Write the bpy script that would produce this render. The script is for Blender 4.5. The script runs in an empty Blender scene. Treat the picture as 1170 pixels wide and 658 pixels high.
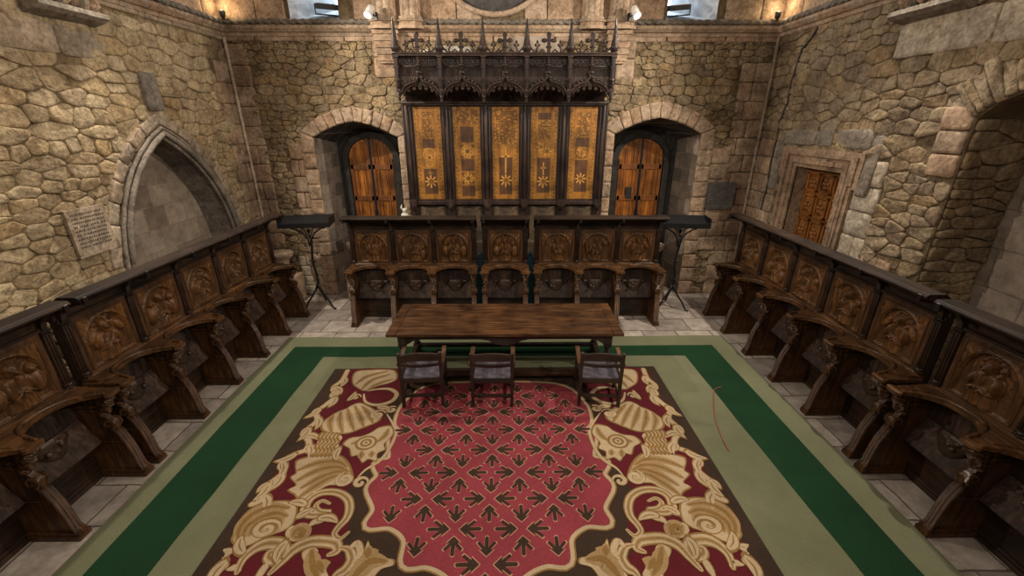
import bpy, bmesh, math, random
from math import sin, cos, pi, sqrt, atan2, radians as R
from mathutils import Vector, Matrix, noise
from mathutils.geometry import tessellate_polygon
random.seed(7)
S = bpy.context.scene
C = S.collection

# ------------------------------------------------------------------ materials
def newmat(name):
    m = bpy.data.materials.new(name); m.use_nodes = True
    nt = m.node_tree; b = nt.nodes['Principled BSDF']
    return m, nt, b
def node(nt, typ, **kw):
    n = nt.nodes.new(typ)
    for k, v in kw.items():
        if k in n.inputs: n.inputs[k].default_value = v
        else: setattr(n, k, v)
    return n
def ramp(nt, stops, interp='LINEAR'):
    r = nt.nodes.new('ShaderNodeValToRGB'); r.color_ramp.interpolation = interp
    e = r.color_ramp.elements
    while len(e) < len(stops): e.new(0.5)
    for i, (p, c) in enumerate(stops):
        e[i].position = p; e[i].color = (*c, 1)
    return r
def mix(nt, blend, fac, a, b):
    m = nt.nodes.new('ShaderNodeMix'); m.data_type = 'RGBA'; m.blend_type = blend
    L = nt.links
    for s, v in ((0, fac), (6, a), (7, b)):
        if isinstance(v, (int, float)): m.inputs[s].default_value = v
        elif isinstance(v, tuple): m.inputs[s].default_value = (*v, 1)
        else: L.new(v, m.inputs[s])
    return m.outputs[2]
def coords(nt, scale=(1,1,1), kind='Object', rot=(0,0,0)):
    t = nt.nodes.new('ShaderNodeTexCoord'); mp = nt.nodes.new('ShaderNodeMapping')
    mp.inputs['Scale'].default_value = scale; mp.inputs['Rotation'].default_value = rot
    nt.links.new(t.outputs[kind], mp.inputs[0]); return mp.outputs[0]
def bump(nt, b, h, strength=.5, dist=.01, prev=None):
    n = nt.nodes.new('ShaderNodeBump'); n.inputs['Strength'].default_value = strength; n.inputs['Distance'].default_value = dist
    nt.links.new(h, n.inputs['Height'])
    if prev: nt.links.new(prev, n.inputs['Normal'])
    nt.links.new(n.outputs[0], b.inputs['Normal']); return n.outputs[0]

def wood(name, dark, mid, light, rough=.42, axis='x', grain=1.0, bumpd=.004, spec=.35):
    m, nt, b = newmat(name); L = nt.links; b.inputs['Specular IOR Level'].default_value = spec
    sc = {'x': (1.2,14,14), 'y': (14,1.2,14), 'z': (14,14,1.2)}[axis]
    co = coords(nt, sc)
    n1 = node(nt, 'ShaderNodeTexNoise', Scale=2.2*grain, Detail=7.0, Roughness=.65); L.new(co, n1.inputs[0])
    n2 = node(nt, 'ShaderNodeTexNoise', Scale=2.6, Detail=4.0, Roughness=.6); L.new(coords(nt), n2.inputs[0])
    r1 = ramp(nt, [(.3, dark), (.5, mid), (.72, light)]); L.new(n1.outputs[0], r1.inputs[0])
    r2 = ramp(nt, [(.34, (.34,.34,.38)), (.48, (.85,.84,.84)), (.64, (1.35,1.25,1.1))]); L.new(n2.outputs[0], r2.inputs[0])
    col = mix(nt, 'MULTIPLY', .85, r1.outputs[0], r2.outputs[0])
    oi = nt.nodes.new('ShaderNodeObjectInfo')
    r3 = ramp(nt, [(0, (.72,.72,.74)), (1, (1.2,1.16,1.1))]); L.new(oi.outputs['Random'], r3.inputs[0])
    col = mix(nt, 'MULTIPLY', .7, col, r3.outputs[0])
    L.new(col, b.inputs['Base Color'])
    rr = nt.nodes.new('ShaderNodeMapRange'); rr.inputs[3].default_value = rough-.1; rr.inputs[4].default_value = rough+.2
    L.new(n2.outputs[0], rr.inputs[0]); L.new(rr.outputs[0], b.inputs['Roughness'])
    bump(nt, b, n1.outputs[0], .5, bumpd)
    return m
def stone(name, pal, stain=(.5,.5,.5), rough=.9, bscale=22, bd=.012, spots=True, corner=0.0):
    m, nt, b = newmat(name); L = nt.links
    g = nt.nodes.new('ShaderNodeNewGeometry')
    if len(pal)==1: pal = pal*2
    k = len(pal)
    r = ramp(nt, [(i/max(1, k-1), c) for i, c in enumerate(pal)]); L.new(g.outputs['Random Per Island'], r.inputs[0])
    co = coords(nt)
    n1 = node(nt, 'ShaderNodeTexNoise', Scale=1.3, Detail=5.0, Roughness=.62); L.new(co, n1.inputs[0])
    n2 = node(nt, 'ShaderNodeTexNoise', Scale=float(bscale), Detail=8.0, Roughness=.7); L.new(co, n2.inputs[0])
    n3 = node(nt, 'ShaderNodeTexNoise', Scale=7.0, Detail=6.0, Roughness=.6, Distortion=.4); L.new(co, n3.inputs[0])
    s1 = ramp(nt, [(.33, stain), (.58, (1.08,1.06,1.02))]); L.new(n1.outputs[0], s1.inputs[0])
    s2 = ramp(nt, [(.3, (.38,.35,.31)), (.48, (.92,.9,.87)), (.68, (1.35,1.32,1.25))]); L.new(n2.outputs[0], s2.inputs[0])
    s3 = ramp(nt, [(.32, (.5,.46,.4)), (.56, (1.08,1.08,1.08))]); L.new(n3.outputs[0], s3.inputs[0])
    c = mix(nt, 'MULTIPLY', .9, r.outputs[0], s1.outputs[0])
    c = mix(nt, 'MULTIPLY', .9, c, s2.outputs[0])
    c = mix(nt, 'MULTIPLY', .8, c, s3.outputs[0])
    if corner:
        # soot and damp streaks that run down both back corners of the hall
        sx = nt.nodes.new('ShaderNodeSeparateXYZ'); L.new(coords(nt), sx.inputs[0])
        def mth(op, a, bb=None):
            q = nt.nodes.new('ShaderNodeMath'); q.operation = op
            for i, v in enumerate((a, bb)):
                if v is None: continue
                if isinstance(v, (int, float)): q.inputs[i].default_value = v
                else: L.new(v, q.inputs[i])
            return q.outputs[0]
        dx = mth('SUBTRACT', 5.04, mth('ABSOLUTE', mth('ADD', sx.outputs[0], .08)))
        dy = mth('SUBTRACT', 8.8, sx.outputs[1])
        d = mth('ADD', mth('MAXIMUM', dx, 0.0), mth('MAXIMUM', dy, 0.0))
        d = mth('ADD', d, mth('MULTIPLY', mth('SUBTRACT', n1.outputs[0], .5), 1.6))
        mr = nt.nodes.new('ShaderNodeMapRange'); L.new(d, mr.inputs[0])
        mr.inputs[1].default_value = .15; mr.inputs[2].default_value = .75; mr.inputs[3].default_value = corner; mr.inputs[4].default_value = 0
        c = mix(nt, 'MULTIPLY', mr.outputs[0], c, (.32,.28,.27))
    L.new(c, b.inputs['Base Color']); b.inputs['Roughness'].default_value = rough
    p = bump(nt, b, n3.outputs[0], .9, bd*3.5)
    bump(nt, b, n2.outputs[0], .9, bd*1.3, p)
    return m
def brickmat(name, c1, c2, mortar, bw=.45, bh=.24, rough=.9, kind='UV', bias=0.0):
    m, nt, b = newmat(name); L = nt.links
    t = coords(nt, (1,1,1), kind)
    nz = node(nt, 'ShaderNodeTexNoise', Scale=3.0, Detail=3.0); L.new(t, nz.inputs[0])
    ad = nt.nodes.new('ShaderNodeVectorMath'); ad.operation = 'MULTIPLY_ADD'
    L.new(nz.outputs['Color'], ad.inputs[0]); ad.inputs[1].default_value = (.06,.06,.0); L.new(t, ad.inputs[2])
    br = nt.nodes.new('ShaderNodeTexBrick'); L.new(ad.outputs[0], br.inputs[0])
    br.inputs['Scale'].default_value = 1; br.inputs['Brick Width'].default_value = bw; br.inputs['Row Height'].default_value = bh
    br.inputs['Mortar Size'].default_value = .011; br.inputs['Mortar Smooth'].default_value = .3; br.inputs['Bias'].default_value = bias
    br.inputs['Color1'].default_value = (*c1,1); br.inputs['Color2'].default_value = (*c2,1); br.inputs['Mortar'].default_value = (*mortar,1)
    n2 = node(nt, 'ShaderNodeTexNoise', Scale=5.0, Detail=9.0, Roughness=.7); L.new(t, n2.inputs[0])
    s = ramp(nt, [(.3, (.45,.43,.4)), (.6, (1.15,1.12,1.1))]); L.new(n2.outputs[0], s.inputs[0])
    L.new(mix(nt, 'MULTIPLY', .85, br.outputs[0], s.outputs[0]), b.inputs['Base Color'])
    b.inputs['Roughness'].default_value = rough
    iv = nt.nodes.new('ShaderNodeMath'); iv.operation = 'SUBTRACT'; iv.inputs[0].default_value = 1; L.new(br.outputs['Fac'], iv.inputs[1])
    p = bump(nt, b, iv.outputs[0], .8, .012)
    bump(nt, b, n2.outputs[0], .7, .012, p)
    return m
def fabric(name, c1, c2, scale=60., rough=.95, bd=.003, big=2.0):
    m, nt, b = newmat(name); L = nt.links; co = coords(nt)
    n = node(nt, 'ShaderNodeTexNoise', Scale=scale, Detail=3.0, Roughness=.8); L.new(co, n.inputs[0])
    n2 = node(nt, 'ShaderNodeTexNoise', Scale=big, Detail=5.0, Roughness=.6); L.new(co, n2.inputs[0])
    r = ramp(nt, [(.3, c1), (.7, c2)]); L.new(n.outputs[0], r.inputs[0])
    s = ramp(nt, [(.32, (.74,.74,.72)), (.62, (1.08,1.08,1.08))]); L.new(n2.outputs[0], s.inputs[0])
    L.new(mix(nt, 'MULTIPLY', .8, r.outputs[0], s.outputs[0]), b.inputs['Base Color'])
    b.inputs['Roughness'].default_value = rough; b.inputs['Specular IOR Level'].default_value = .15
    bump(nt, b, n.outputs[0], .6, bd)
    return m
def plain(name, c, rough=.5, metal=0., nscale=20., var=.3, bd=.002):
    m, nt, b = newmat(name); L = nt.links
    n = node(nt, 'ShaderNodeTexNoise', Scale=nscale, Detail=5.0); L.new(coords(nt), n.inputs[0])
    r = ramp(nt, [(.3, tuple(x*(1-var) for x in c)), (.7, tuple(x*(1+var) for x in c))]); L.new(n.outputs[0], r.inputs[0])
    L.new(r.outputs[0], b.inputs['Base Color']); b.inputs['Roughness'].default_value = rough; b.inputs['Metallic'].default_value = metal
    bump(nt, b, n.outputs[0], .4, bd)
    return m
def emit(name, c, s):
    m, nt, b = newmat(name); b.inputs['Base Color'].default_value = (*c,1)
    b.inputs['Emission Color'].default_value = (*c,1); b.inputs['Emission Strength'].default_value = s
    return m

M = {}
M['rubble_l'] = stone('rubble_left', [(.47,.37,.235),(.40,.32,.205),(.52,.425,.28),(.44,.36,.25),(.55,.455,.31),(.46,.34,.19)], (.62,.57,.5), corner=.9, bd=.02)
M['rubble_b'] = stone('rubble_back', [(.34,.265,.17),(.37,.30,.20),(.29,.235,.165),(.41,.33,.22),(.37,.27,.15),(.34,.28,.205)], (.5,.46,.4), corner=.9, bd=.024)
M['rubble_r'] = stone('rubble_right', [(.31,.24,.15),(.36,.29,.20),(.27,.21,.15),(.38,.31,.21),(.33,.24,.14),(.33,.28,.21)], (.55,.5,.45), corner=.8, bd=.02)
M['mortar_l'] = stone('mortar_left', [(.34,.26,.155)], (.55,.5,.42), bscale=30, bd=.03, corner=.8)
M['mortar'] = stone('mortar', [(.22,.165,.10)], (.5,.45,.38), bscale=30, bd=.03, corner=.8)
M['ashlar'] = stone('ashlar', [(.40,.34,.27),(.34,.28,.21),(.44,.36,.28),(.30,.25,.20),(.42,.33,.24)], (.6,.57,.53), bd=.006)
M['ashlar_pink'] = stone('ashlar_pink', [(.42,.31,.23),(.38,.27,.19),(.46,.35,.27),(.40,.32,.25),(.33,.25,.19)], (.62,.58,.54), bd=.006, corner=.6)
M['ashlar_pale'] = stone('ashlar_pale', [(.50,.45,.38),(.44,.38,.31),(.54,.49,.42),(.40,.36,.31)], (.6,.58,.55), bd=.006)
M['greystone'] = stone('greystone', [(.20,.18,.16),(.25,.22,.19),(.16,.15,.14)], (.5,.5,.5), bd=.006)
M['frame_stone'] = stone('frame_stone', [(.33,.23,.16),(.29,.21,.15),(.36,.26,.19)], (.6,.56,.52), bd=.004)
M['dark_frame'] = stone('dark_frame', [(.05,.048,.047),(.035,.034,.035)], (.6,.6,.6), bd=.004)
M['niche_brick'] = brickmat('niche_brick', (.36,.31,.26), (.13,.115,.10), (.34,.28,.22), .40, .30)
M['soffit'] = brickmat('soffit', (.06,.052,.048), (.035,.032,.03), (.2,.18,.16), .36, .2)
M['arch_back'] = brickmat('arch_back', (.36,.30,.24), (.17,.13,.10), (.30,.24,.18), .42, .34)
M['recess_back'] = brickmat('recess_back', (.30,.25,.21), (.25,.21,.17), (.20,.17,.14), .85, .45)
M['upper'] = brickmat('upper_ashlar', (.38,.30,.22), (.30,.24,.18), (.2,.16,.12), .7, .33)
M['flag'] = brickmat('flagstones', (.46,.41,.36), (.24,.21,.19), (.12,.10,.085), .62, .5, .55, 'Object')
M['ceiling'] = brickmat('ceiling_stone', (.30,.25,.2), (.26,.21,.17), (.2,.16,.12), .8, .4)

M['w_dark'] = wood('oak_dark', (.010,.006,.004), (.026,.014,.009), (.05,.028,.017), .36)
M['w_cornice'] = wood('oak_cornice', (.010,.007,.006), (.024,.015,.011), (.048,.029,.020), .62, spec=.15)
M['w_frame'] = wood('oak_frame', (.022,.011,.006), (.060,.029,.013), (.11,.055,.025), .38, 'z')
M['w_mis'] = wood('oak_misericord', (.014,.010,.010), (.034,.022,.017), (.065,.04,.028), .36)
M['w_black'] = wood('oak_black', (.012,.009,.009), (.026,.018,.016), (.045,.031,.025), .34)
M['w_mid'] = wood('oak_mid', (.022,.010,.005), (.062,.028,.011), (.13,.06,.022), .36, 'z')
M['w_arm'] = wood('oak_arm', (.03,.014,.007), (.085,.041,.017), (.17,.085,.034), .32)
M['w_relief'] = wood('oak_relief', (.042,.020,.009), (.115,.053,.018), (.22,.108,.038), .38, 'z', bumpd=.002)
M['w_seat'] = wood('oak_seat', (.016,.011,.011), (.042,.027,.022), (.085,.055,.04), .58, 'z', spec=.18)
M['w_top'] = wood('walnut_top', (.014,.007,.005), (.048,.023,.011), (.13,.062,.025), .27)
M['w_door'] = wood('door_planks', (.14,.045,.009), (.34,.125,.02), (.52,.22,.04), .42, 'z')
M['w_door_dark'] = wood('door_battens', (.09,.03,.01), (.18,.065,.018), (.26,.10,.03), .45, 'z')
M['w_paneldoor'] = wood('panelled_door', (.10,.038,.010), (.25,.10,.026), (.38,.17,.045), .38, 'z')
M['w_canopy'] = wood('canopy_oak', (.014,.009,.008), (.034,.021,.018), (.075,.047,.038), .42, 'z')
M['w_tub'] = wood('tub_back', (.05,.038,.030), (.10,.075,.055), (.17,.13,.10), .3)
M['gold'] = wood('gilt_panel', (.15,.065,.014), (.27,.125,.024), (.38,.19,.042), .38, 'z')
M['gold_b'] = wood('gilt_light', (.34,.17,.035), (.44,.23,.055), (.54,.31,.085), .38, 'z')
M['paintbrown'] = wood('panel_brown', (.05,.022,.010), (.085,.04,.018), (.13,.062,.028), .45, 'z')
M['iron'] = plain('wrought_iron', (.018,.019,.022), .45, .6)
M['leather'] = plain('dark_leather', (.085,.075,.095), .28, 0, 9., .45, .004)
M['sage'] = fabric('sage_carpet', (.112,.117,.070), (.168,.174,.105), 90., big=.9)
M['green'] = fabric('green_band', (.0055,.024,.010), (.010,.044,.017), 90., big=1.2)
M['rug_brown'] = fabric('rug_brown', (.022,.013,.009), (.050,.030,.020), 70., bd=.006)
M['rug_tan'] = fabric('rug_tan', (.22,.14,.065), (.33,.22,.11), 70., bd=.006)
M['rug_wine'] = fabric('rug_wine', (.060,.006,.010), (.105,.012,.018), 70., bd=.006)
M['rug_red'] = fabric('rug_red', (.155,.022,.032), (.26,.046,.060), 70., bd=.006)
M['rug_cream'] = fabric('rug_cream', (.31,.235,.145), (.45,.35,.225), 70., bd=.006)
M['rug_gold'] = fabric('rug_gold', (.15,.085,.028), (.24,.14,.048), 70., bd=.006)
M['rug_pink'] = fabric('rug_edge', (.34,.16,.11), (.44,.24,.16), 120.)
M['teal'] = fabric('teal_cloth', (.02,.07,.10), (.04,.12,.16), 40.)
M['cloth_white'] = fabric('white_sheet', (.5,.47,.42), (.62,.59,.54), 30.)
M['board'] = plain('grey_card', (.33,.27,.22), .8, 0, 6., .12)
M['plaster'] = plain('white_plaster', (.6,.57,.5), .7, 0, 25., .2, .006)
M['slate'] = plain('slate_grey', (.085,.080,.08), .6, 0, 12., .4, .006)
M['ink'] = plain('engraved_dark', (.05,.045,.04), .8)
M['lampwhite'] = plain('lamp_white', (.75,.74,.72), .4, 0, 20., .05)
M['lampblack'] = plain('lamp_black', (.02,.02,.02), .5)
M['glow'] = emit('lamp_glow', (1,.86,.62), 18)
M['glow_w'] = emit('lamp_glow_white', (1,.93,.82), 12)
M['daylight'] = emit('daylight_glass', (.80,.90,1), 3.2)
M['bluestone'] = plain('limewashed_reveal', (.44,.46,.48), .85, 0, 8., .25, .02)
M['cord'] = plain('red_cord', (.25,.05,.04), .6)

# ------------------------------------------------------------------ mesh builder
class MB:
    def __init__(s): s.v=[]; s.f=[]; s.m=[]; s.sm=[]; s.uv={}
    def add(s, vs, fs, mat=0, smooth=False):
        o=len(s.v); s.v += [tuple(p) for p in vs]
        for f in fs: s.f.append([i+o for i in f]); s.m.append(mat); s.sm.append(smooth)
        return o
    def box(s, x0,x1,y0,y1,z0,z1, mat=0):
        s.add([(x0,y0,z0),(x1,y0,z0),(x1,y1,z0),(x0,y1,z0),(x0,y0,z1),(x1,y0,z1),(x1,y1,z1),(x0,y1,z1)],
              [(0,3,2,1),(4,5,6,7),(0,1,5,4),(1,2,6,5),(2,3,7,6),(3,0,4,7)], mat)
    def prism(s, poly, axis, a0, a1, mat=0, smooth=False):
        mp = {'x':lambda p,q,a:(a,p,q),'y':lambda p,q,a:(p,a,q),'z':lambda p,q,a:(p,q,a)}[axis]
        n=len(poly); vs=[mp(p,q,a0) for p,q in poly]+[mp(p,q,a1) for p,q in poly]
        o=s.add(vs, [(i,(i+1)%n,n+(i+1)%n,n+i) for i in range(n)], mat, smooth)
        tri = tessellate_polygon([[Vector((p,q,0)) for p,q in poly]])
        for t in tri:
            s.f.append([o+i for i in t]); s.m.append(mat); s.sm.append(False)
            s.f.append([o+n+i for i in t][::-1]); s.m.append(mat); s.sm.append(False)
    def tube(s, pts, r, k=8, mat=0, cap=True, flat=1.0):
        pts=[Vector(p) for p in pts]; n=len(pts)
        rs = r if isinstance(r,(list,tuple)) else [r]*n
        vs=[]; up=None
        for i,p in enumerate(pts):
            t=(pts[min(i+1,n-1)]-pts[max(i-1,0)]).normalized()
            if up is None:
                up = Vector((0,0,1)) if abs(t.z)<.9 else Vector((1,0,0))
            a=t.cross(up); 
            if a.length<1e-5: a=t.cross(Vector((0,1,0)))
            a.normalize(); b=a.cross(t).normalized(); up=b
            for j in range(k):
                q=2*pi*j/k; vs.append(p+a*cos(q)*rs[i]+b*sin(q)*rs[i]*flat)
        fs=[(i*k+j,i*k+(j+1)%k,(i+1)*k+(j+1)%k,(i+1)*k+j) for i in range(n-1) for j in range(k)]
        if cap: fs += [tuple(range(k))[::-1], tuple((n-1)*k+j for j in range(k))]
        s.add(vs, fs, mat, True)
    def lathe(s, prof, c=(0,0,0), k=14, mat=0, axis='z', sx=1., sy=1.):
        vs=[]; n=len(prof)
        for r,h in prof:
            for j in range(k):
                a=2*pi*j/k
                if axis=='z': vs.append((c[0]+r*cos(a)*sx,c[1]+r*sin(a)*sy,c[2]+h))
                elif axis=='x': vs.append((c[0]+h,c[1]+r*cos(a)*sx,c[2]+r*sin(a)*sy))
                else: vs.append((c[0]+r*cos(a)*sx,c[1]+h,c[2]+r*sin(a)*sy))
        fs=[(i*k+j,i*k+(j+1)%k,(i+1)*k+(j+1)%k,(i+1)*k+j) for i in range(n-1) for j in range(k)]
        fs += [tuple(range(k))[::-1], tuple((n-1)*k+j for j in range(k))]
        s.add(vs, fs, mat, True)
    def ell(s, c, r, mat=0, k=10, nz=0.0, seed=0):
        if not isinstance(r,(list,tuple)): r=(r,r,r)
        vs=[]; m=k//2+1
        for i in range(m+1):
            th=pi*i/m
            for j in range(k):
                a=2*pi*j/k; d=Vector((sin(th)*cos(a),sin(th)*sin(a),cos(th)))
                q=1+ (nz*noise.noise(d*2.3+Vector((seed*3.1,0,0))) if nz else 0)
                vs.append((c[0]+d.x*r[0]*q,c[1]+d.y*r[1]*q,c[2]+d.z*r[2]*q))
        fs=[(i*k+j,i*k+(j+1)%k,(i+1)*k+(j+1)%k,(i+1)*k+j) for i in range(m) for j in range(k)]
        s.add(vs, fs, mat, True)
    def grid(s, nx, ny, fn, mat=0, smooth=True):
        vs=[fn(i/nx,j/ny) for j in range(ny+1) for i in range(nx+1)]
        fs=[(j*(nx+1)+i,j*(nx+1)+i+1,(j+1)*(nx+1)+i+1,(j+1)*(nx+1)+i) for j in range(ny) for i in range(nx)]
        s.add(vs, fs, mat, smooth)
    def build(s, name, mats, parent=None, bevel=0, recalc=True, uvf=None):
        if not isinstance(mats,(list,tuple)): mats=[mats]
        me=bpy.data.meshes.new(name); me.from_pydata(s.v,[],s.f)
        for m in mats: me.materials.append(M[m] if isinstance(m,str) else m)
        me.polygons.foreach_set('material_index', s.m); me.polygons.foreach_set('use_smooth', s.sm)
        if recalc:
            bm=bmesh.new(); bm.from_mesh(me); bmesh.ops.recalc_face_normals(bm, faces=bm.faces); bm.to_mesh(me); bm.free()
        if uvf:
            uv=me.uv_layers.new(name='m')
            for l in me.loops:
                uv.data[l.index].uv = uvf(me.vertices[l.vertex_index].co)
        me.update()
        o=bpy.data.objects.new(name, me); C.objects.link(o)
        if parent: o.parent=parent
        if bevel:
            b=o.modifiers.new('bevel','BEVEL'); b.width=bevel; b.segments=2; b.limit_method='ANGLE'; b.angle_limit=R(40)
        return o
def tag(o, label=None, cat=None, group=None, kind=None):
    if label: o['label']=label
    if cat: o['category']=cat
    if group: o['group']=group
    if kind: o['kind']=kind
    return o
def empty(name, loc, rz, label, cat, group=None):
    o=bpy.data.objects.new(name,None); C.objects.link(o); o.location=loc; o.rotation_euler=(0,0,rz)
    o.empty_display_size=.1
    return tag(o,label,cat,group)
def link(o, name, parent, loc=(0,0,0), rot=None):      # a copy of one part sharing its mesh
    c=o.copy(); c.name=name; C.objects.link(c); c.parent=parent; c.location=loc
    if rot: c.rotation_euler=rot
    return c

# ------------------------------------------------------------------ masonry
XL, XR, YB, YF, ZT = -5.12, 4.96, 8.8, -3.2, 7.6
def inpoly(x, y, poly):
    r=False; n=len(poly); j=n-1
    for i in range(n):
        xi,yi=poly[i]; xj,yj=poly[j]
        if (yi>y)!=(yj>y) and x<(xj-xi)*(y-yi)/(yj-yi)+xi: r=not r
        j=i
    return r
def clip(poly, px, py, nx, ny):                        # keep the side with (p-P).n <= 0
    out=[]; n=len(poly)
    for i in range(n):
        a=poly[i]; b=poly[(i+1)%n]
        da=(a[0]-px)*nx+(a[1]-py)*ny; db=(b[0]-px)*nx+(b[1]-py)*ny
        if da<=0: out.append(a)
        if (da<0<db) or (db<0<da):
            t=da/(da-db); out.append((a[0]+(b[0]-a[0])*t, a[1]+(b[1]-a[1])*t))
    return out
def rubble_cells(u0,u1,z0,z1,w,h,rnd,keep=.93,asp=1.9):
    sites=[]; z=z0; 
    while z<z1:
        hh=h*rnd.choice((.6,.8,1,1.2,1.55))*rnd.uniform(.85,1.15); u=u0+rnd.uniform(0,w)
        while u<u1:
            if rnd.random()<keep: sites.append((u+rnd.uniform(-.2,.2)*w, (z+hh/2+rnd.uniform(-.2,.2)*hh)*asp))
            u+=w*rnd.uniform(.55,1.6)*(hh/h)**.5
        z+=hh
    cs=.5; gridd={}
    for i,(a,b) in enumerate(sites): gridd.setdefault((int(a//cs),int(b//cs)),[]).append(i)
    cells=[]
    for i,(a,b) in enumerate(sites):
        poly=[(a-.6,b-.6),(a+.6,b-.6),(a+.6,b+.6),(a-.6,b+.6)]
        nb=[]
        for gx in range(int(a//cs)-2,int(a//cs)+3):
            for gy in range(int(b//cs)-2,int(b//cs)+3):
                nb+=gridd.get((gx,gy),[])
        nb=[j for j in nb if j!=i]; nb.sort(key=lambda j:(sites[j][0]-a)**2+(sites[j][1]-b)**2)
        for j in nb[:22]:
            c,d=sites[j]; poly=clip(poly,(a+c)/2,(b+d)/2,c-a,d-b)
            if len(poly)<3: break
        if len(poly)>=3:
            poly=clip(clip(clip(clip(poly,u0,0,-1,0),u1,0,1,0),0,z0*asp,0,-1),0,z1*asp,0,1)
        if len(poly)>=3: cells.append([(p,q/asp) for p,q in poly])
    return cells
def chaikin(poly, k=.22):
    out=[]; n=len(poly)
    for i in range(n):
        a=poly[i]; b=poly[(i+1)%n]
        out.append((a[0]+(b[0]-a[0])*k, a[1]+(b[1]-a[1])*k)); out.append((b[0]+(a[0]-b[0])*k, b[1]+(a[1]-b[1])*k))
    return out
def add_stone(mb, MAP, poly, prot, mat, rnd, gap=.0055, rough=.006, soft=.15, tilt=.6, inset=.90, jit=1):
    n=len(poly); cx=sum(p[0] for p in poly)/n; cz=sum(p[1] for p in poly)/n
    rad=max(.03, sum(sqrt((p[0]-cx)**2+(p[1]-cz)**2) for p in poly)/n)
    k=max(.5,1-gap/rad*1.3)
    P=[(cx+(p[0]-cx)*k, cz+(p[1]-cz)*k) for p in poly]
    P=chaikin(P, soft)
    P2=[]
    for i,(a,b) in enumerate(P):
        a2,b2=P[(i+1)%len(P)]
        P2.append((a,b))
        if (a2-a)**2+(b2-b)**2>.0064: P2.append(((a+a2)/2,(b+b2)/2))
    P=[(a+rnd.uniform(-1,1)*rough, b+rnd.uniform(-1,1)*rough) for a,b in P2]
    n=len(P); tx=rnd.uniform(-tilt,tilt)*.12; tz=rnd.uniform(-tilt,tilt)*.16
    def ring(sc,d): return [MAP(cx+(a-cx)*sc, cz+(b-cz)*sc, max(d+tx*(a-cx)+tz*(b-cz),-.01) if d>0 else d) for a,b in P]
    def ringj(sc,d,j): return [MAP(cx+(a-cx)*sc, cz+(b-cz)*sc, max(d*(1+rnd.uniform(-j,j)*jit)+tx*(a-cx)+tz*(b-cz),-.01)) for a,b in P]
    vs=ring(1,-.02)+ring(.988,prot*.78)+ringj(1-(1-inset)*.7,prot,.22)+ringj(inset*.72,prot*(1+rnd.uniform(-.05,.2)),.3)+[MAP(cx,cz,prot*(1+rnd.uniform(-.15,.35)))]
    fs=[(r*n+i,r*n+(i+1)%n,(r+1)*n+(i+1)%n,(r+1)*n+i) for r in range(3) for i in range(n)]
    fs+=[(3*n+i,3*n+(i+1)%n,4*n) for i in range(n)]
    mb.add(vs,fs,mat,True)
def ashlar_rows(u0,u1,z0,z1,w,h,rnd,hv=.15):
    out=[]; nrow=max(1,round((z1-z0)/h)); zs=[z0+(z1-z0)*i/nrow for i in range(nrow+1)]
    for i in range(nrow):
        u=u0; first=True
        while u<u1-1e-4:
            ww=w*rnd.uniform(.6,1.4)*(rnd.uniform(.4,1) if first else 1); first=False
            e=min(u1,u+ww)
            if u1-e<w*.35: e=u1
            out.append([(u,zs[i]),(e,zs[i]),(e,zs[i+1]),(u,zs[i+1])]); u=e
    return out
def nearest(p,poly):
    best=None
    for i in range(len(poly)):
        a,b=poly[i],poly[(i+1)%len(poly)]; dx,dy=b[0]-a[0],b[1]-a[1]; l=dx*dx+dy*dy or 1
        t=max(0,min(1,((p[0]-a[0])*dx+(p[1]-a[1])*dy)/l)); q=(a[0]+dx*t,a[1]+dy*t); d=(q[0]-p[0])**2+(q[1]-p[1])**2
        if best is None or d<best[0]: best=(d,q)
    return best[1]
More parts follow.
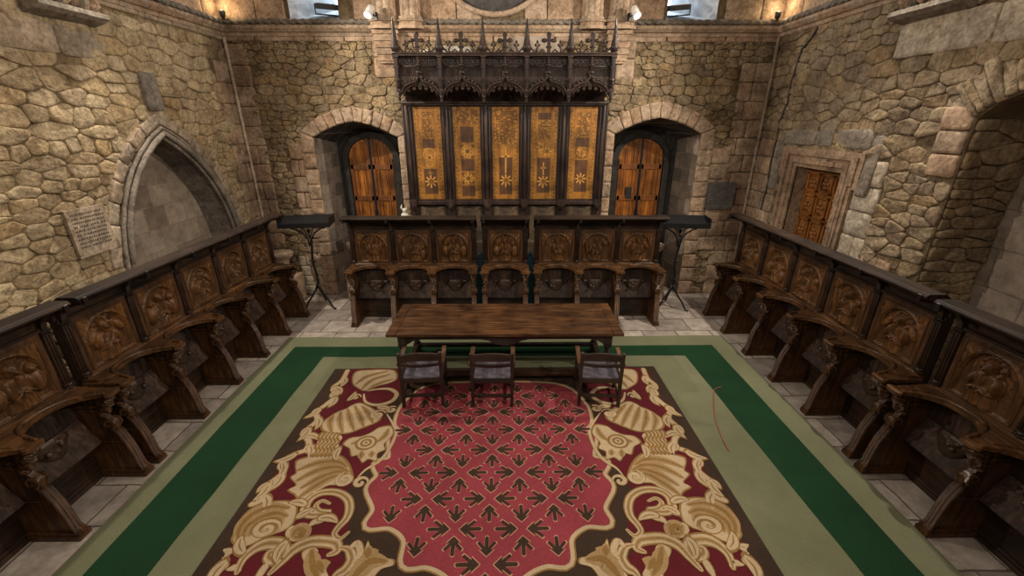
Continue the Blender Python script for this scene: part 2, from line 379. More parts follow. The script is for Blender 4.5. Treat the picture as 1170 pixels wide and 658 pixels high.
def wall(name, MAP, u0,u1, zs_top, holes, zones, w,h, mats, rnd, backmat_uv, recalc=True):
    """holes: polygons cut through; zones: (polygons, material index, protrusion, ...) laid as squared blocks"""
    mb=MB()
    outer=[(u0,0),(u1,0),(u1,ZT),(u0,ZT)]
    # backing plane with holes, cut as thin slices so that holes reaching the floor stay simple
    polys=[[Vector((a,b,0)) for a,b in outer]]+[[Vector((a,max(b,.002),0)) for a,b in hh] for hh in holes]
    flat=[p for q in polys for p in q]
    mb.add([MAP(p.x,p.y,0) for p in flat],[tuple(t) for t in tessellate_polygon(polys)],0)
    mb.add([MAP(u0,ZT,0),MAP(u1,ZT,0),MAP(u1,ZT,-.3),MAP(u0,ZT,-.3)],[(0,1,2,3)],0)
    excl=[z[0] for z in zones]; zones=[z for z in zones if z[1]]
    for c in rubble_cells(u0,u1,0,zs_top,w,h,rnd):
        n=len(c); cx=sum(p[0] for p in c)/n; cz=sum(p[1] for p in c)/n
        if any(inpoly(cx,cz,hh) for hh in holes): continue
        for hh in holes: c=[nearest(p,hh) if inpoly(p[0],p[1],hh) else p for p in c]
        if any(inpoly(cx,cz,e) for e in excl): continue
        add_stone(mb,MAP,c,rnd.uniform(.010,.032),1,rnd)
    for z in zones:
        poly,mi,prot=z[0],z[1],z[2]; bw=z[3] if len(z)>3 else .5; bh=z[4] if len(z)>4 else .3
        us=[p[0] for p in poly]; zz=[p[1] for p in poly]
        for b in ashlar_rows(min(us),max(us),min(zz),max(zz),bw,bh,rnd):
            cx=(b[0][0]+b[1][0])/2; cz=(b[0][1]+b[2][1])/2
            if not inpoly(cx,cz,poly): continue
            if any(inpoly(cx,cz,hh) for hh in holes): continue
            if any(inpoly(p[0]*.97+cx*.03,p[1]*.97+cz*.03,hh) for p in b for hh in holes):
                if cz<5.2 : continue
                b=resample(b+[b[0]],.07)[:-1]
                for hh in holes: b=[nearest(p,hh) if inpoly(p[0],p[1],hh) else p for p in b]
            add_stone(mb,MAP,b,prot*rnd.uniform(.85,1.15),mi,rnd,.006,.003,.07,.08,.94)
    o=mb.build(name,mats,uvf=backmat_uv)
    return tag(o,kind='structure')
MAPB=lambda u,z,d:(u,YB-d,z)
MAPL=lambda u,z,d:(XL+d,u,z)
MAPR=lambda u,z,d:(XR-d,u,z)
def rect(a,b,c,d): return [(a,c),(b,c),(b,d),(a,d)]
def arc_pts(cx,cz,rx,rz,a0,a1,n): return [(cx+rx*cos(R(a0+(a1-a0)*i/n)), cz+rz*sin(R(a0+(a1-a0)*i/n))) for i in range(n+1)]
def ring_blocks(mb,MAP,inner,outer,prot,mat,rnd,back=-.02,jog=1):
    """voussoirs and jamb stones between two outlines of equal length"""
    for i in range(len(inner)-1):
        q=[inner[i],inner[i+1],outer[i+1],outer[i]]
        add_stone(mb,MAP,q,prot*rnd.uniform(.85,1.15),mat,rnd,.005,.003,.06,.06,.95)
def lerp(a,b,t): return (a[0]+(b[0]-a[0])*t, a[1]+(b[1]-a[1])*t)
def resample(pts, step):
    out=[pts[0]]
    for a,b in zip(pts,pts[1:]):
        d=sqrt((a[0]-b[0])**2+(a[1]-b[1])**2); k=max(1,round(d/step))
        for i in range(1,k+1): out.append(lerp(a,b,i/k))
    return out
def offset(pts, d):
    out=[]
    for i,p in enumerate(pts):
        a=pts[max(i-1,0)]; b=pts[min(i+1,len(pts)-1)]
        tx,tz=b[0]-a[0],b[1]-a[1]; l=sqrt(tx*tx+tz*tz) or 1
        out.append((p[0]-tz/l*d,p[1]+tx/l*d))
    return out

rnd=random.Random(11)
# door niches in the back wall: outline runs left foot -> apex -> right foot
def niche_outline(xl,xr,zs,za,n=5):
    xm=(xl+xr)/2
    L=[lerp((xl,zs),(xm,za),i/n) for i in range(n+1)]; L=[(p[0],p[1]+.045*sin(pi*i/n)) for i,p in enumerate(L)]
    Rr=[(2*xm-p[0],p[1]) for p in L[::-1]][1:]
    return [(xl,0)]+L+Rr+[(xr,0)]
nL=niche_outline(-3.77,-2.14,3.30,3.59); nR=niche_outline(2.09,3.77,3.36,3.65)
win_l=[(-3.85,5.27),(-2.98,5.27),(-2.98,6.9),(-3.42,7.25),(-3.85,6.9)]
win_r=[(2.84,5.27),(3.74,5.27),(3.74,6.9),(3.29,7.25),(2.84,6.9)]
ocu=arc_pts(-.225,6.47,1.06,1.06,0,351,40)[:-1] if False else [(-.225+1.06*cos(2*pi*i/40),6.45+1.06*sin(2*pi*i/40)) for i in range(40)]
uvb=lambda c:(c.x if abs(c.y-YB)<.3 else c.y, c.z)
holesB=[nL,nR,win_l,win_r,ocu]
zonesB=[(nL+[],0),(offset(nL,.15),0),(offset(nR,.15),0),(rect(-2.45,-1.85,4.35,5.02),2,.03,.45,.3),(rect(1.8,2.35,4.3,5.02),2,.03,.45,.3),
        (rect(XL,XR,5.26,5.95),4,.02,.62,.34),(rect(XL,XR,4.93,5.06),4,.03,.9,.13),
        (rect(XL,-4.72,0,4.9),2,.02,.45,.36),(rect(4.35,XR,0,4.6),2,.02,.42,.34),
        (rect(-4.3,-3.77,0,3.2),2,.03,.42,.33),(rect(-2.14,-1.85,0,3.4),2,.03,.33,.36),(rect(1.80,2.09,0,3.45),2,.03,.33,.36),
        (rect(3.77,4.45,1.0,3.1),2,.03,.42,.30),(rect(-4.5,-3.77,0,.9),3,.03,.4,.25)]
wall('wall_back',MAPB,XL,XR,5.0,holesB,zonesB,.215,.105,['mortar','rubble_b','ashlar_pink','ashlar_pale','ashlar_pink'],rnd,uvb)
# left wall with the blind pointed arch
def pointed(yc,hw,zs,za,n=9):
    # two centred arch
    r=(hw*hw+(za-zs)**2)/(2*hw); cx=yc-hw+r
    a1=math.atan2(za-zs, yc-cx)
    L=[(cx+r*cos(pi+(a1-pi)*i/n), zs+r*sin(pi+(a1-pi)*i/n)) for i in range(n+1)]
    return L+[(2*yc-p[0],p[1]) for p in L[::-1]][1:]
ar=pointed(6.68,1.17,1.5,3.40)
archL=[(ar[0][0],0.6)]+ar+[(ar[-1][0],0.6)]
uvl=lambda c:(c.y,c.z)
zonesL=[(offset(archL,.10),0),(rect(6.15,YB,4.95,5.12),3,.03,.9,.17),(rect(1.5,6.15,4.3,4.62),3,.035,1.0,.32),(rect(YF,1.5,4.25,4.6),3,.035,1.0,.32),
        (rect(8.35,YB,0,4.6),2,.02,.32,.36),(rect(6.57,6.87,3.72,4.25),4,.05,.3,.5),
        (rect(YF,YB,5.26,6.4),2,.02,.62,.34),(rect(6.15,YB,5.12,5.26),3,.02,.9,.14)]
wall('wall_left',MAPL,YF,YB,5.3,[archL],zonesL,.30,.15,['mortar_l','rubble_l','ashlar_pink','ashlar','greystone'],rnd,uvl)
# right wall with door and deep recess
doorR=rect(6.42,7.48,0,2.88)
rec=[(2.55,0)]+[(2.55,3.3)]+[(3.665-1.115*cos(pi*i/12),3.55+.42*sin(pi*i/12)) for i in range(1,12)]+[(4.78,3.62),(4.78,0)]
zonesR=[(rect(6.12,7.78,0,3.16),0),(offset(rec[::1],.03),0),(rect(6.1,YB,5.0,5.12),2,.03,.9,.12),(rect(YF,YB,5.26,6.4),2,.02,.62,.34),(rect(1.5,6.1,4.32,4.72),3,.04,.95,.4),
        (rect(7.95,YB,0,3.3),2,.02,.36,.34),(rect(5.66,6.1,0,3.1),3,.03,.44,.34),(rect(4.79,5.15,3.0,3.75),2,.03,.30,.22),
        (rect(5.15,5.66,0,1.9),2,.03,.4,.3),(rect(6.1,YB,5.12,5.26),2,.02,.9,.14)]
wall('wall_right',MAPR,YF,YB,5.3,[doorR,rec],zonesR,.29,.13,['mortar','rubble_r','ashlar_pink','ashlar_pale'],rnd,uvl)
# front wall behind the camera, floor and ceiling
mb=MB(); mb.add([(XL,YF,0),(XR,YF,0),(XR,YF,ZT),(XL,YF,ZT)],[(0,1,2,3)]); tag(mb.build('wall_front','upper',uvf=lambda c:(c.x,c.z)),kind='structure')
mb=MB(); mb.add([(XL-.8,YF,0),(XR+.9,YF,0),(XR+.9,YB+1.3,0),(XL-.8,YB+1.3,0),(XL-.8,YF,-.2),(XR+.9,YF,-.2),(XR+.9,YB+1.3,-.2),(XL-.8,YB+1.3,-.2)],
   [(0,1,2,3),(4,7,6,5),(0,4,5,1),(1,5,6,2),(2,6,7,3),(3,7,4,0)]); tag(mb.build('floor','flag'),kind='structure')
mb=MB(); mb.box(XL,XR,YF,YB,ZT,ZT+.2); tag(mb.build('ceiling','ceiling',uvf=lambda c:(c.x,c.y)),kind='structure')

# niches: tunnel from the wall face to a back plane
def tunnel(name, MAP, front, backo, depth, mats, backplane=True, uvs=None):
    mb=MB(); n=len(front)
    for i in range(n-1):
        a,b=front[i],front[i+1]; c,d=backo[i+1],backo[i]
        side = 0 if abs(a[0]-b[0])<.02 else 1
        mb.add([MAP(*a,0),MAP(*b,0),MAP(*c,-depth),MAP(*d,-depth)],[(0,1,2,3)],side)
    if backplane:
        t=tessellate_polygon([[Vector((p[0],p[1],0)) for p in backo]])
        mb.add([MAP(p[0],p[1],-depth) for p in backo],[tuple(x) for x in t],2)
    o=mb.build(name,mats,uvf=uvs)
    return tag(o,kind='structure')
uvn=lambda c:(c.y+c.x*.35,c.z+c.x*.0)
def uvniche(c): return (c.x*.9+c.y, c.z)
def shrink(o,xm,k,dz):return [(xm+(p[0]-xm)*k,max(0,p[1]-dz) if p[1]>0 else 0) for p in o]
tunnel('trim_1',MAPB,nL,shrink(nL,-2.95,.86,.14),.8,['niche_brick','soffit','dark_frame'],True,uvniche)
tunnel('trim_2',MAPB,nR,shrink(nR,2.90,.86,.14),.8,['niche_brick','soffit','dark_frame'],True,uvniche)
tunnel('trim_3',MAPL,archL,[(6.66+(p[0]-6.66)*.95,p[1]-.04 if p[1]>1 else p[1]) for p in archL],.42,['greystone','greystone','arch_back'],True,uvl)
tunnel('trim_4',MAPR,doorR[::-1] if False else [(6.42,0),(6.42,2.88),(7.48,2.88),(7.48,0)],[(6.42,0),(6.42,2.88),(7.48,2.88),(7.48,0)],.3,['frame_stone','frame_stone','dark_frame'],True,uvl)
# the big right recess: rubble built far jamb, squared back
mb=MB()
recb=[(p[0],p[1]) for p in rec]
n=len(recb)
for i in range(n-1):
    a,b=recb[i],recb[i+1]
    mb.add([MAPR(*a,0),MAPR(*b,0),MAPR(*b,-.7),MAPR(*a,-.7)],[(0,1,2,3)],0)
t=tessellate_polygon([[Vector((p[0],p[1],0)) for p in recb]])
mb.add([MAPR(p[0],p[1],-.7) for p in recb],[tuple(x) for x in t],2)
MJ=lambda u,z,d:(u,4.78-d,z)
for c in rubble_cells(XR+.01,XR+.7,0,3.62,.26,.12,rnd,.95):
    add_stone(mb,MJ,c,rnd.uniform(.02,.05),1,rnd)
tag(mb.build('trim_5',['mortar','rubble_r','recess_back'],uvf=lambda c:(c.y,c.z)),kind='structure')

# surrounds: voussoirs and jambs
def surround(name, MAP, outline, wdt, prot, mat, step=.3, off0=0, extra=None):
    o=resample(outline,step); mb=MB(); inn=offset(o,off0); out=offset(o,wdt)
    r2=random.Random(3)
    ring_blocks(mb,MAP,inn,out,prot,0,r2)
    # returning faces into the opening so that no mortar edge shows
    for i in range(len(inn)-1):
        mb.add([MAP(*inn[i],prot*.8),MAP(*inn[i+1],prot*.8),MAP(*inn[i+1],-.06),MAP(*inn[i],-.06)],[(0,1,2,3)],0)
    if extra: extra(mb)
    return tag(mb.build(name,[mat] if isinstance(mat,str) else mat),kind='structure')
surround('trim_6',MAPB,nL,.27,.045,'ashlar_pink')
surround('trim_7',MAPB,nR,.30,.045,'ashlar_pink')
def rolls(mb):
    for d_,p_,r_ in ((.03,.07,.038),(.105,.05,.028),(-.02,.02,.03)):
        mb.tube([MAPL(a,b,p_) for a,b in offset(resample(archL,.12),d_)],r_,8,0)
surround('trim_8',MAPL,archL,.13,.04,'greystone',.5,0,rolls)
hood=[p for p in offset(archL,.16)]
surround('trim_9',MAPL,hood[2:-2],.15,.05,'ashlar',.55)
# segmental arch of long upright stones over the recess
mb=MB(); base=[(4.78,3.62)]+[p for p in rec[2:-2]][::-1]
base=resample(base,.085); o2=offset(base,.5)
if o2[0][1]<base[0][1]: o2=offset(base,-.5)
r2=random.Random(5)
for i in range(len(base)-1):
    add_stone(mb,MAPR,[base[i],base[i+1],lerp(base[i+1],o2[i+1],r2.uniform(.8,1)),lerp(base[i],o2[i],r2.uniform(.8,1))],r2.uniform(.02,.055),0,r2,.012,.004,.1)
tag(mb.build('trim_10','rubble_r'),kind='structure')
# moulded frame of the right door: stepped bands with eared corners
mb=MB()
def frame_band(i0,i1,prot,ear):
    y0,y1,zt=6.42,7.48,2.88
    a=i0;b=i1
    P=[(y0-a,0),(y0-a,zt+a),(y1+a,zt+a),(y1+a,0),(y1+b,0),(y1+b,zt-ear*2.2),(y1+b+ear,zt-ear*2.2),(y1+b+ear,zt+b),(y0-b-ear,zt+b),(y0-b-ear,zt-ear*2.2),(y0-b,zt-ear*2.2),(y0-b,0)]
    x0=XR-prot; x1=XR+.02
    mb.prism(P,'x',x0,x1,0)
frame_band(0,.10,.03,0); frame_band(.07,.14,.06,0); frame_band(.13,.20,.045,.05); frame_band(.19,.24,.085,.07); frame_band(.23,.30,.06,.09)
mb.prism([(6.55,2.95),(7.35,2.95),(7.35,3.02),(7.2,3.02),(7.2,3.05),(6.7,3.05),(6.7,3.02),(6.55,3.02)],'x',XR-.09,XR,0)
tag(mb.build('trim_11','frame_stone',bevel=.008),kind='structure')
mb=MB(); r2=random.Random(9)
for q in ([(5.98,3.22),(6.72,3.22),(6.70,3.48),(6.05,3.5)],[(6.76,3.22),(7.1,3.22),(7.1,3.47),(6.76,3.48)],[(7.14,3.22),(8.0,3.22),(7.95,3.46),(7.14,3.48)],
          [(5.84,2.6),(6.05,2.6),(6.03,3.45),(5.82,3.42)],[(7.93,2.4),(8.14,2.4),(8.1,3.4),(7.95,3.4)]):
    add_stone(mb,MAPR,q,.045,0,r2,.006,.004,.12)
tag(mb.build('trim_12','greystone'),kind='structure')

# string courses with rope moulding
def string(name, MAP, u0,u1,z,skip=()):
    mb=MB()
    prof=[(-.02,z-.13),(.05,z-.13),(.06,z-.08),(.10,z-.07),(.15,z-.02),(.16,z+.02),(.10,z+.03),(.08,z+.05),(.08,z+.12),(-.02,z+.15)]
    n=len(prof); segs=[(u0+(u1-u0)*i/12) for i in range(13)]
    for a,b in zip(segs,segs[1:]):
        b-=.004
        vs=[MAP(a,q,d) for d,q in prof]+[MAP(b,q,d) for d,q in prof]
        mb.add(vs,[(i,(i+1)%n,n+(i+1)%n,n+i) for i in range(n)]+[tuple(range(n)),tuple(range(n,2*n))],0)
    N=int((u1-u0)/.018); K=10; vs=[]
    for i in range(N+1):
        u=u0+(u1-u0)*i/N
        for j in range(K):
            a=2*pi*j/K; rr=.040*(1+.28*sin(2*a+u*44))
            vs.append(MAP(u, z+.085+rr*sin(a), .095+rr*cos(a)))
    mb.add(vs,[(i*K+j,i*K+(j+1)%K,(i+1)*K+(j+1)%K,(i+1)*K+j) for i in range(N) for j in range(K)],1,True)
    return tag(mb.build(name,['ashlar_pink','greystone']),kind='structure')
string('trim_13',MAPB,XL,XR,5.14); string('trim_14',MAPL,6.12,YB,5.14); string('trim_15',MAPR,6.12,YB,5.14)

# vault shafts on corbels either side of the cabinet
def shaft(name, x, z0, wdt, corb):
    mb=MB()
    for k,(dx,r) in enumerate([(-.12,.06),(-.04,.075),(.06,.075),(.14,.055)]):
        mb.tube([(x+dx*wdt/.36,YB-.10-.03*(1-abs(dx)*4),5.26),(x+dx*wdt/.36,YB-.10-.03*(1-abs(dx)*4),ZT)],r*wdt/.36,10,0)
    mb.box(x-wdt*.5,x+wdt*.5,YB-.12,YB,5.2,ZT,0)
    z=5.30; w=wdt*.58
    for h,e in ((.05,0.0),(.04,.03),(.06,.01),(.05,.035)):
        mb.prism([(x-w-e,YB),(x-w-e,YB-.16-e),(x-w*.5,YB-.24-e),(x+w*.5,YB-.24-e),(x+w+e,YB-.16-e),(x+w+e,YB)],'z',z-h,z,0); z-=h
    while corb and z>z0:
        t=(z-z0)/(5.1-z0)
        for h,e in ((.07,0.0),(.035,-.025)):
            ww=w*(.72+.28*t)+e
            mb.prism([(x-ww,YB),(x-ww,YB-.10-.08*t-e),(x+ww,YB-.10-.08*t-e),(x+ww,YB)],'z',z-h,z,0); z-=h
    return tag(mb.build(name,'ashlar_pink',bevel=.006),kind='structure')
shaft('trim_16',-2.16,4.6,.40,True); shaft('trim_17',-1.70,5.0,.34,False); shaft('trim_18',1.50,5.0,.34,False); shaft('trim_19',2.0,4.6,.40,True)
mb=MB()     # ring moulding of the oculus and its dark glazed disc
for rr,tb,y in ((1.10,.05,.02),(1.0,.04,-.06)):
    mb.tube([(-.225+rr*cos(2*pi*i/48),YB-y,6.45+rr*sin(2*pi*i/48)) for i in range(49)],tb,8,0)
mb.lathe([(1.06,0),(1.06,.25)],(-.225,YB,6.45),48,1,'y')
tag(mb.build('window_3',['ashlar_pink','slate']),kind='structure')
# windows: splayed limewashed reveals, daylight pane, sloping sill
def window(name, o, side):
    mb=MB(); xs=[p[0] for p in o]; x0,x1=min(xs),max(xs)
    bo=[]
    for p in o:
        t=(p[0]-x0)/(x1-x0)
        bx = (x1-.32+.30*t) if side<0 else (x0+.02+.30*t)
        bo.append((bx,p[1]+(.30 if p[1]<5.5 else -.1)))
    n=len(o)
    for i in range(n):
        a,b=o[i],o[(i+1)%n]; c,d=bo[(i+1)%n],bo[i]
        mb.add([MAPB(*a,0),MAPB(*b,0),MAPB(*c,-.8),MAPB(*d,-.8)],[(0,1,2,3)],0)
    f=tag(mb.build(name,'bluestone'),kind='structure')
    m2=MB(); t=tessellate_polygon([[Vector((p[0],p[1],0)) for p in bo]])
    m2.add([MAPB(p[0],p[1],-.8) for p in bo],[tuple(x) for x in t],0)
    m2.build('pane','daylight',f); return f
window('window_1',win_l,-1); window('window_2',win_r,1)

# sculpted brackets high on the side walls
def bracket(name, MAP, y0,y1,z):
    mb=MB(); r3=random.Random(int(y0*10))
    mb.add([MAP(u,q,d) for u in (y0,y1) for d,q in ((0,z),(.18,z+.05),(.24,z+.09),(.24,z+.14),(0,z+.14))],
           [(0,1,2,3,4),(9,8,7,6,5)]+[(i,(i+1)%5,5+(i+1)%5,5+i) for i in range(5)],0)
    for k in range(9):
        u=y0+(y1-y0)*(k+.5)/9
        for j in range(3):
            c=MAP(u+r3.uniform(-.03,.03),z+.24+j*.16+r3.uniform(-.03,.03),.1+.05*r3.random())
            mb.ell(c,(.07+.04*r3.random(),.06,.10),1 if k%3 else 0,8,.5,k+j)
    mb.add([MAP(u,q,d) for u in (y0,y1) for d,q in ((0,z+.14),(.12,z+.14),(.12,z+.9),(0,z+.9))],
           [(0,1,2,3),(7,6,5,4)]+[(i,(i+1)%4,4+(i+1)%4,4+i) for i in range(4)],0)
    tag(mb.build(name,['greystone','ashlar_pink']),kind='structure')
bracket('trim_20',MAPL,5.25,6.1,4.66); bracket('trim_21',MAPR,5.2,6.1,4.70)
mb=MB(); mb.tube([(XL+.05,YB-.05,0),(XL+.05,YB-.05,5.0)],.03,6); mb.tube([(XR-.05,YB-.05,0),(XR-.05,YB-.05,5.0)],.03,6)
tag(mb.build('trim_22','ashlar'),kind='structure')

# long open joint running down the right wall
mb=MB(); r2=random.Random(6)
cr=resample([(7.72,4.98),(7.82,4.86),(8.02,4.72),(8.06,4.5),(8.12,4.2),(8.10,3.9),(8.20,3.6),(8.18,3.3),(8.22,2.9),(8.16,2.5),(8.2,2.0)],.08)
cr=[(a+r2.uniform(-.012,.012),b) for a,b in cr]
L1=offset(cr,.013); L2=offset(cr,-.013)
for i in range(len(cr)-1):
    mb.add([MAPR(*L1[i],.046),MAPR(*L1[i+1],.046),MAPR(*L2[i+1],.046),MAPR(*L2[i],.046)],[(0,1,2,3)],0)
    mb.add([MAPR(*L1[i],.046),MAPR(*L1[i+1],.046),MAPR(*L1[i+1],-.01),MAPR(*L1[i],-.01)],[(0,1,2,3)],0)
    mb.add([MAPR(*L2[i],.046),MAPR(*L2[i+1],.046),MAPR(*L2[i+1],-.01),MAPR(*L2[i],-.01)],[(0,1,2,3)],0)
mb.build('open_joint','ink',bpy.data.objects['wall_right'])
# ------------------------------------------------------------------ doors
def arched_door(name, xc, hw, zs, y, hole):
    rz=.42; r2=random.Random(4)
    out=[(xc-hw,0),(xc-hw,zs)]+[(xc-hw*cos(pi*i/16),zs+rz*sin(pi*i/16)) for i in range(1,16)]+[(xc+hw,zs),(xc+hw,0)]
    root=MB(); o1=offset(out,.01); o2=offset(out,.13)
    for i in range(len(out)-1):
        root.add([(o1[i][0],y-.1,o1[i][1]),(o1[i+1][0],y-.1,o1[i+1][1]),(o2[i+1][0],y-.06,o2[i+1][1]),(o2[i][0],y-.06,o2[i][1]),
                  (o1[i][0],y+.04,o1[i][1]),(o1[i+1][0],y+.04,o1[i+1][1])],[(0,1,2,3),(0,4,5,1)],0)
    fr=tag(root.build(name,'dark_frame'),kind='structure')
    for sgn in (-1,1):
        lf=MB(); npl=5
        def top(x):
            t=min(1,abs(x-xc)/hw); return zs+rz*sqrt(max(0,1-t*t))
        xs=[xc+sgn*(.012+ (hw-.012)*i/npl) for i in range(npl+1)]
        for a,b in zip(xs,xs[1:]):
            a,b=min(a,b)+.003,max(a,b)-.003
            P=[(a,.02)]+[(b,.02)]+[(b-(b-a)*k/4,top(b-(b-a)*k/4)-.005) for k in range(5)]
            lf.prism(P,'y',y-.045-.006*(npl%2),y,0)
        leaf=lf.build('door_leaf','w_door',fr,bevel=.004)
        bt=MB(); 
        for z in (.25,1.35,1.95,2.62):
            x0,x1=sorted((xc+sgn*.02,xc+sgn*(hw-.02))); bt.box(x0,x1,y-.075,y-.045,z,z+.11,0)
        x0,x1=sorted((xc+sgn*.01,xc+sgn*.075)); bt.box(x0,x1,y-.075,y-.045,.05,top(xc+.05)-.02,0)
        x0,x1=sorted((xc+sgn*(hw-.08),xc+sgn*(hw-.01))); bt.box(x0,x1,y-.075,y-.045,.05,zs+.0,0)
        for k in (1,3):
            xm=xc+sgn*(.012+(hw-.012)*k/npl+.04); bt.box(xm-.018,xm+.018,y-.07,y-.045,.1,top(xm)-.06,0)
        bt.build('door_batten','w_door_dark',leaf,bevel=.006)
    ib=MB(); ib.box(xc-.02,xc+.02,y-.09,y-.04,.02,zs+rz-.03); ib.box(xc-.035,xc+.035,y-.095,y-.07,1.55,1.75); ib.ell((xc+.05,y-.11,1.62),.03)
    ib.build('door_lock','iron',fr)
    if hole:
        h=MB(); h.box(xc-.27,xc-.14,y-.085,y-.05,2.0,2.24,0); h.build('door_hatch','lampblack',fr)
    return fr
arched_door('door_1',-2.93,.47,2.84,9.56,False)
arched_door('door_2',2.87,.48,2.84,9.56,True)
def panelled_door():
    mb=MB(); x=XR+.22
    mb.box(x,x+.05,6.42,7.48,0,2.87); fr=tag(mb.build('door_3','w_paneldoor'),kind='structure')
    ys=[6.46,6.80,7.12,7.44]; zs=[.1,.62,1.10,1.60,2.06,2.46,2.82]
    for i in range(3):
        for j in range(6):
            a,b,c,d=ys[i]+.025,ys[i+1]-.025,zs[j]+.025,zs[j+1]-.025
            p=MB()
            for k,(e,hh) in enumerate(((0,.035),(.03,.02),(.05,.045))):
                if k==0:
                    for q in (rect(a,b,c,c+.03),rect(a,b,d-.03,d),rect(a,a+.03,c,d),rect(b-.03,b,c,d)): p.prism(q,'x',x-hh,x,0)
                elif k==2:
                    ym=(a+b)/2; zm=(c+d)/2
                    p.add([(x,a+e,c+e),(x,b-e,c+e),(x,b-e,d-e),(x,a+e,d-e),(x-.03,a+e+.03,c+e+.03),(x-.03,b-e-.03,c+e+.03),(x-.03,b-e-.03,d-e-.03),(x-.03,a+e+.03,d-e-.03)],
                          [(0,1,5,4),(1,2,6,5),(2,3,7,6),(3,0,4,7),(4,5,6,7)],0)
                    for w in range(6):
                        an=pi*w/3; p.ell((x-.035,ym+.05*cos(an),zm+.07*sin(an)),(.015,.028,.035),0,8)
                    p.ell((x-.04,ym,zm),(.022,.025,.03),0,8)
            p.build('door_panel','w_paneldoor',fr,bevel=.004)
    h=MB(); h.tube([(x-.09,7.30,1.5),(x-.05,7.30,1.5)],.015); h.ell((x-.1,7.30,1.5),.035); h.build('door_handle','iron',fr)
panelled_door()

# ------------------------------------------------------------------ choir stalls
def relief_h(a, b, sd):
    """carved figure under a round arch; a in [-1,1], b in [0,1]; height in metres"""
    rr=random.Random(sd); ax=rr.uniform(-.12,.12); lean=rr.uniform(-.18,.18); kind=sd%5
    e=0
    a0=a; inside = b>.03 and abs(a)<.90 and (b<.50 or (a/.90)**2+((b-.50)/.46)**2<1)
    rim = (abs(sqrt((a/.90)**2+((b-.50)/.46)**2)-1)<.045 and b>=.50) or (b<.50 and abs(abs(a)-.91)<.03)
    nz=noise.noise(Vector((a*5+sd*7.3,b*7,sd)))*.5+noise.noise(Vector((a*11+sd,b*14,sd*2)))*.3
    if rim: return .044
    if not inside:
        return .020+.010*abs(sin(a*9+2*sin(b*11+sd)))*(1 if b>.5 else .2)+.004*nz
    a=a0/1.15; b=(b-.0)/1.05
    h=.002+.002*nz; n3=noise.noise(Vector((a*16+sd*3.1,b*20,sd*1.7)))
    def blob(cx,cy,rx,ry,hh,rot=0.):
        nonlocal h
        dx,dy=a-cx,b-cy
        if rot: dx,dy=dx*cos(rot)+dy*1.2*sin(rot),(-dx*sin(rot)+dy*1.2*cos(rot))/1.2
        q=1-(dx/rx)**2-(dy/ry)**2
        if q>0: h=max(h,hh*sqrt(q))
    hx=ax+lean*.5; hy=.69
    if kind in (0,3):          # halo
        d=sqrt(((a-hx)/.30)**2+((b-hy)/.20)**2)
        if .72<d<1: h=max(h,.024+.006*sin(14*math.atan2(b-hy,a-hx)))
        elif d<=.72: h=max(h,.010)
    # robed body with sloping shoulders
    if b<.60:
        wd=(.43-.10*b/.3 if b<.3 else .33+.05*(b-.3)/.2) if b<.5 else .38*sqrt(max(0,1-((b-.5)/.10)**2))
        q=1-((a-ax-lean*b*.5)/max(.01,wd))**2
        if q>0:
            h=max(h,.040*q**.45+.005*sin((a-ax)*24+(2.5*b+1.2*sin(b*9+sd))*(1 if sd%2 else -1)*2.2)*q)
    blob(hx,hy,.135,.125,.062); blob(hx,hy+.055,.165,.085,.050)
    blob(hx,hy-.01,.035,.035,.074); blob(hx,hy-.085,.09,.05,.058)
    s1=rr.uniform(.25,.6); s2=rr.uniform(-.6,-.25)
    blob(ax-.30,.42,.10,.15,.050,-.25); blob(ax+.30,.42,.10,.15,.050,.25)
    blob(ax-.17,.31,.20,.042,.060,s1); blob(ax+.17,.31,.20,.042,.060,s2)
    blob(ax-.02,.335,.06,.05,.066); blob(ax+.07,.30,.055,.045,.066)
    if kind==1: blob(-.58,.45,.07,.40,.035,.25); blob(.5,.6,.17,.1,.035)
    if kind==2: blob(.55,.5,.14,.10,.045); blob(.52,.25,.2,.2,.04); blob(-.6,.3,.14,.22,.035)
    if kind==3: blob(-.5,.55,.24,.10,.03,.7); blob(.5,.55,.24,.10,.03,-.7)
    if kind==4: blob(-.45,.62,.14,.10,.045); blob(.48,.6,.14,.10,.045); blob(-.5,.35,.2,.2,.042); blob(.55,.35,.2,.22,.04)
    if h>.03 and b>.6: h+=.004*sin(a*40+b*50)
    return h*1.9-.006+((.003*nz+.003*n3) if h>.015 else .001*n3)
relief_cache={}
def relief_mesh(w,h,sd,N=80):
    mb=MB()
    mb.grid(N,N,lambda i,j:(-w/2+w*i,-relief_h(i*2-1,j,sd),h*j),0,True)
    return mb

